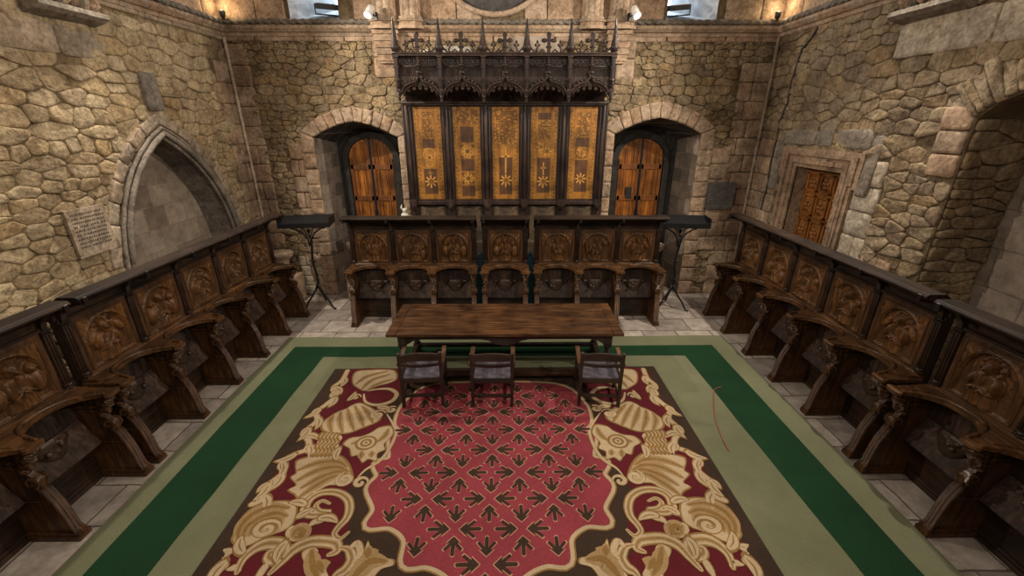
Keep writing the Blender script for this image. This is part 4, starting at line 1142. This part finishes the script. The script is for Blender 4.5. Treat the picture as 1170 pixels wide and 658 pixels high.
# lower scrolls
scroll(B([(215,655),(245,590),(300,540),(360,515),(420,520),(435,555),(410,588),(370,585),(372,560),(395,555)]),.11,8)
scroll(B([(370,660),(430,600),(490,540),(560,508),(620,505),(680,515),(690,550),(650,570)]),.10,8)
shell(B([(520,560),(570,530),(600,545),(600,590),(660,600),(640,640),(650,690),(560,720),(545,640)]),[B([(570,550),(575,620),(600,680)]),B([(600,600),(620,650)])],.04)
scroll(B([(705,535),(745,545),(760,590),(730,640),(690,665),(660,700)]),.08,8); scroll(B([(745,545),(785,515),(800,560),(770,600)]),.06,9,False)
shell(B([(838,500),(815,560),(790,600),(760,640),(720,680),(700,740),(790,760),(850,700),(900,640),(960,620),(960,590),(900,585),(860,570)]),[B([(750,700),(800,640),(850,600),(920,600)]),B([(840,540),(835,580)])],.05)
for q in ([(155,545),(180,555),(160,575)],[(150,585),(160,620),(120,650),(90,690)],[(170,640),(210,630),(230,645)],[(100,650),(130,640)]): scroll(B(q),.055,8,False)
for (x_,y_,an,l,w_,cu) in ((540,335,2.4,.18,.08,.8),(500,395,1.2,.16,.07,-.8),(455,505,-2.2,.2,.08,.9),(600,400,.5,.2,.08,-1),
        (250,560,2.8,.2,.09,-.9),(170,600,-2.3,.22,.1,1)):
    leaf(B([(x_,y_)])[0],an,l,w_,cu,12)
for (x_,y_,an,l,w_,cu) in ((700,245,1.9,.16,.08,-.8),(780,260,.8,.18,.08,.8),(930,300,.4,.18,.08,-1),(745,500,-2.,.2,.08,.8)):
    leaf(A([(x_,y_)])[0],an,l,w_,cu,12)
scroll(B([(300,700),(340,640),(360,610)]),.06,8,False)
rg=rug.build('patterned_rug',['rug_brown','rug_wine','rug_red','rug_cream','rug_gold','rug_pink','rug_tan'],recalc=False)
# make every face look up
bm=bmesh.new(); bm.from_mesh(rg.data)
for f in bm.faces:
    f.normal_update()
    if f.normal.z<-.5 and f.calc_center_median().z>.02: f.normal_flip()
bm.to_mesh(rg.data); bm.free()
tag(rg,'red rug with forked brown arrows and cream scrollwork border in front of the table','rug')
mb=MB(); mb.tube([(x,y,.0205) for x,y in catmull([floorpt(*p) for p in ((824,443),(816,447),(815,460),(817,480),(824,500),(832,516))],False,6)],.006,6)
tag(mb.build('cord','cord'),'thin red cord lying on the sage carpet to the right of the patterned rug','cord')

# ------------------------------------------------------------------ great canopied seat
cab=empty('canopied_bench',(-.04,8.0,0),0,'tall dark wooden canopied bench with five gilt panels against the back wall','canopied bench')
P5=.727; HW=2.5*P5
YP=.50
mb=MB(); mb.box(-HW,HW,YP,YP+.05,0,4.3); mb.box(-HW-.04,-HW+.02,.42,.78,0,3.95); mb.box(HW-.02,HW+.04,.42,.78,0,3.95)
mb.box(-HW-.02,HW+.02,.72,.76,3.9,4.62)
mb.build('backboard','w_canopy',cab)
for i in range(6):
    x=-HW+i*P5; q=MB()
    q.box(x-.085,x+.085,YP-.05,YP,1.2,3.90); q.tube([(x,YP-.07,2.16),(x,YP-.07,3.86)],.03,8)
    for sg in (-1,1): q.tube([(x+sg*.06,YP-.055,2.16),(x+sg*.06,YP-.055,3.86)],.014,6)
    q.box(x-.07,x+.07,YP-.13,YP,2.04,2.16); q.lathe([(.02,1.94),(.05,1.99),(.06,2.05)],(x,YP-.08,0),8)
    q.build('post','w_canopy',cab,bevel=.004)
q=MB(); q.box(-HW-.06,HW+.06,YP-.10,YP,3.86,3.93); q.tube([(-HW-.06,YP-.11,3.90),(HW+.06,YP-.11,3.90)],.02,8)
q.box(-HW,HW,YP-.10,YP,2.06,2.12); q.build('rail','w_canopy',cab,bevel=.005)
def gilt(i):
    q=MB(); x0,x1=-.25,.25; z0,z1=2.16,3.84
    q.box(x0-.03,x1+.03,YP-.02,YP,z0-.04,z1+.04,3); q.box(x0,x1,YP-.028,YP-.02,z0,z1,0)
    y=YP-.0285; rr=random.Random(i*7+1)
    def fl(poly,mat,k): 
        tt=tessellate_polygon([[Vector((a,b,0)) for a,b in poly]])
        q.add([(a,y-k*.0007,b) for a,b in poly],[tuple(t_) for t_ in tt],mat)
    # scrolling vine borders
    for sg in (-1,1):
        for k in range(46):
            z=z0+.04+k*(z1-z0-.08)/45; fl([(sg*.205+.022*sin(k*1.1)+.010*cos(a),z+.014*sin(a)) for a in (0,1.2,2.4,3.6,4.8)],1 if k%2 else 2,1)
    def col(za,zb,w=.125): fl(rect(-w,w,za,zb),2,1)
    def rows(za,zb,w=.11):
        z=za
        while z<zb:
            x=-w
            while x<w-.02:
                l=rr.uniform(.012,.035); fl(rect(x,min(w,x+l),z,z+.016),1 if rr.random()<.3 else 2,2); x+=l+.008
            z+=.032
    def ros(cx,cz,r,mat=1,n=8):
        for k in range(n):
            a=2*pi*k/n; fl([(cx+r*.25*cos(a-.5),cz+r*.25*sin(a-.5)),(cx+r*cos(a-.12),cz+r*sin(a-.12)),(cx+r*cos(a+.12),cz+r*sin(a+.12)),(cx+r*.25*cos(a+.5),cz+r*.25*sin(a+.5))],mat,3)
        fl([(cx+r*.35*cos(a),cz+r*.35*sin(a)) for a in [k*pi/5 for k in range(10)]],mat,3); fl([(cx+r*.18*cos(a),cz+r*.18*sin(a)) for a in [k*pi/5 for k in range(10)]],2,4)
    def ringo(cx,cz,r,w,mat=1):
        for k in range(16):
            a,b=2*pi*k/16,2*pi*(k+1)/16
            fl([(cx+r*cos(a),cz+r*sin(a)),(cx+r*cos(b),cz+r*sin(b)),(cx+(r-w)*cos(b),cz+(r-w)*sin(b)),(cx+(r-w)*cos(a),cz+(r-w)*sin(a))],mat,3)
    if i==0:
        rows(3.32,3.74,.10); col(3.12,3.28,.115); ringo(0,3.0,.12,.018); ringo(0,2.86,.09,.014); ros(0,2.95,.07); col(2.26,2.74); ros(0,2.5,.12); ros(0,2.66,.05,1,4)
    elif i==1:
        rows(3.55,3.78,.2); col(3.22,3.5); col(2.7,2.92); col(2.22,2.42); ringo(0,3.06,.12,.016); ros(0,3.06,.11); ros(0,2.56,.11)
        for sg in (-1,1):
            for z in (2.96,3.16,2.48,2.64): ros(sg*.10,z,.04,2,4)
    elif i==2:
        rows(3.2,3.8,.2); col(2.25,2.95); ros(0,2.52,.12); fl(rect(-.015,.015,2.66,3.15),1,3); fl(rect(-.09,.09,2.95,2.985),1,3)
    elif i==3:
        rows(3.30,3.6,.12); col(3.62,3.74,.12); ros(-.05,3.14,.1,1,6); ros(.06,3.06,.1,1,6); col(2.28,2.94); ros(0,2.5,.12); fl(rect(-.012,.012,2.6,2.86),1,3); fl(rect(-.05,.05,2.74,2.765),1,3)
    else:
        rows(3.34,3.74,.13); col(3.14,3.3,.13); ringo(0,3.05,.13,.016,2); col(2.3,2.9,.12); ros(0,2.55,.11); rows(2.95,3.1,.12)
    return q
for i in range(5):
    x=-HW+(i+.5)*P5; g=gilt(i).build('gilt_panel',['gold','gold_b','paintbrown','w_canopy'],cab); g.location=(x,0,0)
    q=MB()          # half-round tub back
    q.grid(16,6,lambda a,b:(-.27+.54*a,YP-.02-.20*sin(pi*a),1.35+.68*b-.02*sin(pi*a)),0)
    q.grid(16,2,lambda a,b:(-.27+.54*a,YP-.02-(.20-.05*b)*sin(pi*a),2.03-.02*sin(pi*a)),0)
    q.box(-.33,.33,YP-.32,YP,.95,1.35,0)
    q.build('tub_seat','w_tub',cab).location=(x,0,0)
# crested canopy
ZB,ZR=3.96,4.60
for i in range(5):
    xc=-HW+(i+.5)*P5; h=P5/2-.03; q=MB()
    q.box(-h,h,.03,.06,4.42,4.60)                       # pierced band: circles
    for k in range(8):
        cx=-h+.045+k*(2*h-.09)/7; q.tube([(cx+.032*cos(a),.02,4.52+.045*sin(a)) for a in [j*pi/4 for j in range(9)]],.008,5)
        q.tube([(cx-.03,.02,4.475),(cx+.03,.02,4.565)],.006,4)
    for z in (4.45,4.585): q.tube([(-h,.01,z),(h,.01,z)],.014,6)
    q.box(-h,h,.05,.08,4.15,4.42)
    for k in range(22): 
        cx=-h+.015+k*(2*h-.03)/21; q.tube([(cx,.04,4.22),(cx,.04,4.41)],.006,4)
    # ogee arch
    def og(s,r=0): 
        t=s*2-1; a=abs(t)
        z=4.02+.20*sqrt(max(0,1-(a)**2.2))+ (.11*(1-a/.28)**2 if a<.28 else 0)
        return (t*(h-.01),0,z)
    pts=[og(k/30) for k in range(31)]
    q.tube([(p[0],.0,p[2]) for p in pts],.026,8); q.tube([(p[0]*.9,.02,p[2]-.035) for p in pts],.014,6)
    # spandrel plate above the arch
    top=[(p[0],p[2]) for p in pts]+[(h,4.30),(-h,4.30)]
    q.prism(top,'y',.03,.06)
    for k in range(2,29,3):                              # crockets
        p=pts[k]; q.ell((p[0],-.02,p[2]+.035),(.022,.02,.028),0,7,.5,k)
    q.tube([(0,-.015,4.32),(0,-.015,4.60)],.018,6); q.ell((0,-.02,4.47),(.04,.03,.03),0,8); q.ell((0,-.02,4.36),(.05,.03,.035),0,8,.4,2)
    # hanging cusps
    for k in range(5):
        t=-.62+.31*k; z=4.02+.17*sqrt(1-t*t)
        q.tube([((t-.15)*h,.03,z),(t*h,.03,z-.06),((t+.15)*h,.03,z)],.010,5)
        for d in ((0,-.085),(-.018,-.07),(.018,-.07)): q.ell((t*h+d[0],.03,z+d[1]),(.015,.012,.018),0,6)
    q.build('canopy_bay','w_canopy',cab).location=(xc,0,0)
    # soffit behind the arches
    s_=MB(); s_.grid(8,8,lambda a,b:(-h-.02+(2*h+.04)*a,.07+.43*b,4.22-.30*b**1.6),0); s_.build('soffit','w_canopy',cab).location=(xc,0,0)
for i in range(6):
    x=-HW+i*P5; q=MB()
    q.box(-.035,.035,-.03,.06,4.05,4.62); q.box(-.022,.022,-.055,0,4.12,4.56)
    for z in (4.58,4.42,4.24): q.box(-.045,.045,-.065,.02,z,z+.02)
    q.lathe([(.005,3.90),(.035,3.94),(.02,3.97),(.045,4.0),(.05,4.04),(.03,4.08)],(0,0,0),8)
    for k in range(3): q.ell((0,-.06,4.14+.05*k),(.03,.025,.025),0,7,.5,k)
    q.build('buttress','w_canopy',cab,bevel=.003).location=(x,0,0)
    q=MB(); q.lathe([(.06,4.62),(.06,4.70),(.078,4.72),(.062,4.76),(.042,4.86),(.026,4.95),(.034,4.97),(.022,5.03),(.006,5.15)],(0,0,0),6)
    for k in range(4):
        for sg in (-1,1): q.ell((sg*(.045-.007*k),0,4.78+.055*k),(.014,.014,.014),0,6)
    q.build('pinnacle','w_canopy',cab).location=(x,0,0)
q=MB(); q.box(-HW-.05,HW+.05,-.05,.08,4.60,4.64); q.tube([(-HW-.05,-.05,4.64),(HW+.05,-.05,4.64)],.018,6); q.box(-HW-.05,HW+.05,.05,.76,4.60,4.63)
q.box(-HW-.05,-HW,-.04,.76,4.56,4.62); q.box(HW,HW+.05,-.04,.76,4.56,4.62); q.box(-HW-.03,-HW,.0,.76,4.1,4.6); q.box(HW,HW+.03,.0,.76,4.1,4.6)
q.build('cornice','w_canopy',cab,bevel=.004)
for i in range(5):
    x=-HW+(i+.5)*P5; q=MB()
    q.box(-.018,.018,-.012,.012,4.64,4.86); q.box(-.02,.02,-.018,.018,4.80,4.87)
    for sg in (-1,1): q.ell((sg*.05,0,4.80),(.034,.015,.028),0,8)
    q.ell((0,0,4.87),(.028,.015,.034),0,8); q.ell((0,0,4.72),(.035,.02,.02),0,8)
    fo=q.build('fleuron','w_canopy',cab); fo.scale=(1.55,1.3,1.2); fo.location=(x,0,-.2*4.64)
    for sg in (-1,1):
        q=MB(); q.tube([(0,0,4.64),(sg*.01,0,4.69),(sg*-.01,0,4.73)],.012,6)
        q.ell((-.022,0,4.74),(.02,.012,.018),0,7); q.ell((.022,0,4.74),(.02,.012,.018),0,7); q.ell((0,0,4.775),(.018,.012,.022),0,7)
        q.tube([(-sg*.02,0,4.65),(-sg*.07,0,4.69),(-sg*.10,0,4.66)],.011,5); q.tube([(sg*.02,0,4.65),(sg*.08,0,4.70),(sg*.12,0,4.66)],.012,5); q.ell((sg*.09,0,4.70),(.022,.012,.022),0,6)
        fo=q.build('crest','w_canopy',cab); fo.scale=(1.25,1.3,1.25); fo.location=(x+sg*.19,0,-.25*4.64)

# things lying on top of the canopy
def sheetmesh(x0,x1,y0,y1,z,hh,sd):
    q=MB(); q.grid(16,8,lambda a,b:(x0+(x1-x0)*a,y0+(y1-y0)*b,z+hh*(.5+.5*noise.noise(Vector((a*3+sd,b*2,sd))))+.02*sin(a*9)),0)
    return q
q=MB(); q.prism([(-1.3,4.64),(-.62,4.64),(-.66,4.80),(-1.26,4.83)],'y',8.45,8.49); tag(q.build('card_sheet','cloth_white'),'pale leaning sheet on top of the canopied bench at its left','sheet')
q=MB(); q.prism([(-.1,4.64),(1.05,4.64),(.9,4.90),(.75,4.98),(.35,4.98),(.02,4.96)],'y',8.50,8.54); tag(q.build('card_sheet','board'),'wide grey board leaning on top of the canopied bench behind its right-hand pinnacles','board')
q=MB(); q.tube([(-1.45,8.35,4.72),(-1.1,8.33,4.69),(-.75,8.36,4.70)],.03,8); tag(q.build('rolled_paper','cloth_white'),'white roll lying on top of the canopied bench behind its second pinnacle','roll')

# ------------------------------------------------------------------ lecterns
def lectern(loc, rz, label):
    t=empty('lectern',loc,rz,label,'lectern','wrought iron lecterns beside the back stalls')
    q=MB()
    q.prism([(-.20,1.73),(.19,1.86),(.185,1.89),(-.205,1.76)],'x',-.47,.47); q.box(-.47,.47,-.225,-.195,1.72,1.80)
    for k in range(24): q.tube([(-.45+k*.039,-.21,1.80),(-.45+k*.039,-.21,1.825)],.007,5)
    for sg in (-1,1): q.box(sg*.465-.01,sg*.465+.01,-.2,.19,1.74,1.90)
    q.build('desk','iron',t)
    q=MB(); wv=[(.02*sin(k*.9),.0,.42+1.1*k/10) for k in range(11)]
    q.tube(wv,.022,8); 
    for z in (.62,1.0,1.36): q.ell((0.01,0,z),(.035,.035,.03),0,8)
    q.build('stem','iron',t)
    q=MB()
    for sg in (-1,1):
        q.tube([(sg*x,0,z) for x,z in ((.02,1.30),(.04,1.45),(.10,1.56),(.22,1.64),(.38,1.70),(.45,1.76))],.014,6)
        q.tube([(sg*x,0,z) for x,z in ((.03,1.50),(.08,1.64),(.16,1.70),(.12,1.74),(.07,1.70),(.10,1.66))],.010,6)
        q.tube([(sg*x,0,z) for x,z in ((.2,1.66),(.24,1.71),(.3,1.73))],.010,6)
    q.tube([(0,0,1.5),(0,0,1.78)],.012,6)
    for k in range(5): q.tube([(-.12+.06*k,0,1.74),(0,0,1.56)],.007,5)
    q.build('scroll_bracket','iron',t)
    for a in (90,210,330):
        q=MB(); c,s_=cos(R(a)),sin(R(a))
        q.tube([(c*x,s_*x,z) for x,z in ((.015,.50),(.05,.40),(.14,.28),(.24,.16),(.30,.05),(.34,.012),(.37,.02))],[.02,.02,.018,.018,.018,.018,.022],7); q.build('leg','iron',t)
    return t
lectern((-3.88,8.12,0),R(8),'black wrought iron lectern standing left of the back stalls, its desk empty')
L2=lectern((3.34,8.02,0),R(-6),'black wrought iron lectern standing right of the back stalls below the stone plaque')
# plaques
def plaque(name, MAP, u0,u1,z0,z1, mats, label, cat, rows):
    q=MB()
    q.add([MAP(u,z,d) for u,z in ((u0,z0),(u1,z0),(u1,z1),(u0,z1)) for d in (.045,.08)],[(0,2,4,6),(1,3,5,7),(0,1,3,2),(2,3,5,4),(4,5,7,6),(6,7,1,0)],0)
    rr=random.Random(8)
    for r_ in range(rows):
        z=z1-.07-(z1-z0-.13)*r_/rows; u=u0+.05
        while u<u1-.06:
            l=rr.uniform(.012,.03); hh=.022
            q.add([MAP(u,z,.0815),MAP(u+l,z,.0815),MAP(u+l*.9,z+hh,.0815),MAP(u+l*.1,z+hh*.8,.0815)],[(0,1,2,3)],1); u+=l+.008
            if rr.random()<.14: u+=.02
    return tag(q.build(name,mats),label,cat)
plaque('stone_plaque',MAPL,4.84,5.35,2.08,2.64,('ashlar','ink'),'pale inscribed stone plaque on the left wall beside the pointed arch','plaque',9)
plaque('stone_plaque',MAPB,4.08,4.62,1.90,2.44,('slate','ink'),'dark grey inscribed slab on the back wall to the right of the right arched door','plaque',8)

# ------------------------------------------------------------------ lamps and small things
def spotlamp(loc, rz, tilt, label):
    t=empty('spotlight',loc,rz,label,'spotlight','white spotlights on the shafts')
    q=MB(); q.tube([(0,.14,-.06),(0,.0,-.02)],.012,6); q.box(-.04,.04,.13,.16,-.12,.0); q.build('bracket','lampblack',t)
    q=MB(); q.lathe([(.035,-.09),(.055,-.07),(.065,.10),(.06,.11)],(0,0,0),16); q.lathe([(.068,.08),(.068,.115)],(0,0,0),16)
    h=q.build('housing','lampwhite',t); h.rotation_euler=(R(180-tilt),0,0)
    q=MB(); q.lathe([(.056,.1155),(.0,.117)],(0,0,0),16); g=q.build('lens','glow_w',h)
    return t
spotlamp((-2.32,8.40,5.33),R(-20),40,'white spotlight on the shaft left of the canopied bench')
spotlamp((2.17,8.40,5.33),R(20),40,'white spotlight on the shaft right of the canopied bench')
def cornerlamp(loc,label):
    t=empty('uplight',loc,0,label,'wall lamp','small corner uplights on the string course')
    q=MB(); q.lathe([(.03,0),(.045,.02),(.05,.09),(.045,.10)],(0,0,0),12); q.box(-.02,.02,-.02,.02,-.03,0); q.build('housing','lampblack',t)
    q=MB(); q.lathe([(.04,.095),(0,.11)],(0,0,0),12); q.build('lens','glow',t)
cornerlamp((-4.93,8.62,5.27),'small dark uplight glowing in the left back corner on the string course')
cornerlamp((4.74,8.62,5.27),'small dark uplight glowing in the right back corner on the string course')
def flood(loc,rz,label,face):
    t=empty('floodlight',loc,rz,label,'floodlight','flat floodlights on the window sills')
    q=MB(); q.prism([(-.20,-.02),(.18,.06),(.16,.14),(-.22,.06)],'x',-.19,.19); h=q.build('housing','lampblack',t,bevel=.006)
    q=MB(); q.prism([(-.215,.062),(-.05,.097),(-.052,.105),(-.217,.07)],'x',-.17,.17); q.build('panel',face,t)
    q=MB()
    for sg in (-1,1): q.box(sg*.20-.008,sg*.20+.008,-.02,.02,-.06,.09)
    q.box(-.208,.208,-.02,.02,-.07,-.055); q.build('yoke','lampblack',t)
flood((-3.26,9.02,5.45),R(25),'dark flat floodlight on the sill of the left high window','slate')
flood((3.12,9.02,5.45),R(-25),'white-faced floodlight on the sill of the right high window','lampwhite')
# small pale sculpture beside the left door
t=empty('figurine',(-2.07,8.50,0),0,'small white plaster figure standing between the left arched door and the canopied bench','figurine')
q=MB(); q.lathe([(.10,0),(.10,.1),(.07,.14),(.07,1.42),(.10,1.46),(.10,1.52)],(0,0,0),12); q.build('pedestal','greystone',t)
q=MB(); q.lathe([(.09,1.52),(.10,1.58),(.085,1.68),(.095,1.78),(.07,1.86),(.03,1.90),(.035,1.91)],(0,0,0),14,0,'z',1,.7)
q.tube([(-.03,0,1.93),(-.06,-.01,1.99),(-.045,0,2.05)],[.025,.018,.006],8); q.ell((0,0,1.93),(.045,.04,.05),0,10,.3,2); q.tube([(.03,0,1.94),(.05,0,2.0)],[.015,.005],6); q.build('figure','plaster',t)
# teal cloth bundles stored behind the gaps of the back row
for (x,lb) in ((-.53,'teal cloth-covered bundle glimpsed through the left gap of the back stalls'),(.42,'teal cloth-covered bundle glimpsed through the right gap of the back stalls')):
    q=MB(); q.grid(28,20,lambda a,b,x=x:(x+(.11+.015*noise.noise(Vector((a*6,b*5,x))))*cos(2*pi*a)*(1 if b<.85 else (1-b)/.15*.8+.2),7.95+(.11+.015*noise.noise(Vector((a*7,b*4,x+3))))*sin(2*pi*a)*(1 if b<.85 else (1-b)/.15*.8+.2),1.22*b),0)
    tag(q.build('cloth_bundle','teal'),lb,'bundle')
# fragments of carved stone by the back wall corners
def frag(loc,sc,sd,lb):
    q=MB(); q.box(-.3*sc,.3*sc,-.18,.18,0,.55*sc); q.lathe([(.2*sc,.55*sc),(.24*sc,.6*sc),(.14*sc,.68*sc),(.16*sc,.85*sc),(.26*sc,.92*sc),(.26*sc,1.0*sc)],(0,0,0),14,0,'z',1,.7)
    o=q.build('stone_fragment','ashlar_pink',bevel=.03); o.location=loc; tag(o,lb,'stone block','carved stone fragments stored behind the stalls')
frag((-3.05,8.60,0),1.25,1,'weathered carved stone fragment standing between the left lectern and the back stalls')
frag((2.98,8.60,0),1.2,2,'weathered carved stone fragment standing behind the right end of the back stalls')
frag((-4.72,8.45,0),1.1,3,'weathered carved stone fragment in the left back corner behind the side stalls')

# ------------------------------------------------------------------ lights
def spot(loc, tgt, e, col, ang=120, blend=.6, size=.05):
    l=bpy.data.lights.new('spot','SPOT'); l.energy=e; l.color=col; l.spot_size=R(ang); l.spot_blend=blend; l.shadow_soft_size=size
    o=bpy.data.objects.new('spot_light',l); C.objects.link(o); o.location=loc
    o.rotation_euler=(Vector(tgt)-Vector(loc)).to_track_quat('-Z','Y').to_euler()
def point(loc,e,col,size=.05):
    l=bpy.data.lights.new('point','POINT'); l.energy=e; l.color=col; l.shadow_soft_size=size
    o=bpy.data.objects.new('lamp_light',l); C.objects.link(o); o.location=loc
def area(loc,tgt,e,col,sx,sy):
    l=bpy.data.lights.new('area','AREA'); l.energy=e; l.color=col; l.shape='RECTANGLE'; l.size=sx; l.size_y=sy
    o=bpy.data.objects.new('area_light',l); C.objects.link(o); o.location=loc
    o.rotation_euler=(Vector(tgt)-Vector(loc)).to_track_quat('-Z','Y').to_euler()
W=(1,.875,.715)
spot((4.5,6.2,5.5),(-2.5,4.2,1.2),900,W,155,.5)
spot((-4.65,6.5,5.5),(2.5,4.2,1.2),900,W,155,.5)
spot((-2.36,8.15,5.45),(-1.5,3,0),130,(1,.92,.82),130)
spot((2.22,8.15,5.45),(1.5,3,0),130,(1,.92,.82),130)
spot((4.4,1.2,5.6),(-4.6,5.6,2.6),850,W,120)
spot((-4.4,1.2,5.6),(1.0,8.8,2.2),620,W,64,.5)
point((-4.93,8.58,5.45),9,(1,.72,.38)); point((4.74,8.58,5.45),9,(1,.74,.42))
area((0,-1.6,5.8),(0,4.0,.3),90,(1,.86,.7),3,.6)
area((0,2.8,7.4),(0,3.2,0),110,(1,.87,.74),6,6)
area((-3.15,9.45,6.2),(-3.5,8,5.4),25,(.75,.88,1),.4,1.2)
area((3.05,9.45,6.2),(3.4,8,5.4),25,(.75,.88,1),.4,1.2)
w=bpy.data.worlds.new('world'); S.world=w; w.use_nodes=True
w.node_tree.nodes['Background'].inputs[0].default_value=(.6,.62,.7,1); w.node_tree.nodes['Background'].inputs[1].default_value=.12

cam=bpy.data.cameras.new('camera'); co=bpy.data.objects.new('camera',cam); C.objects.link(co); S.camera=co
cam.sensor_width=36; cam.lens=F/1170*36; cam.clip_start=.05
co.location=(0,0,H); co.rotation_euler=(pi/2-PIT,0,-YAW)
S.view_settings.view_transform='Standard'; S.view_settings.look='None'; S.view_settings.gamma=1; S.view_settings.exposure=-0.12
S.view_settings.use_curve_mapping=False
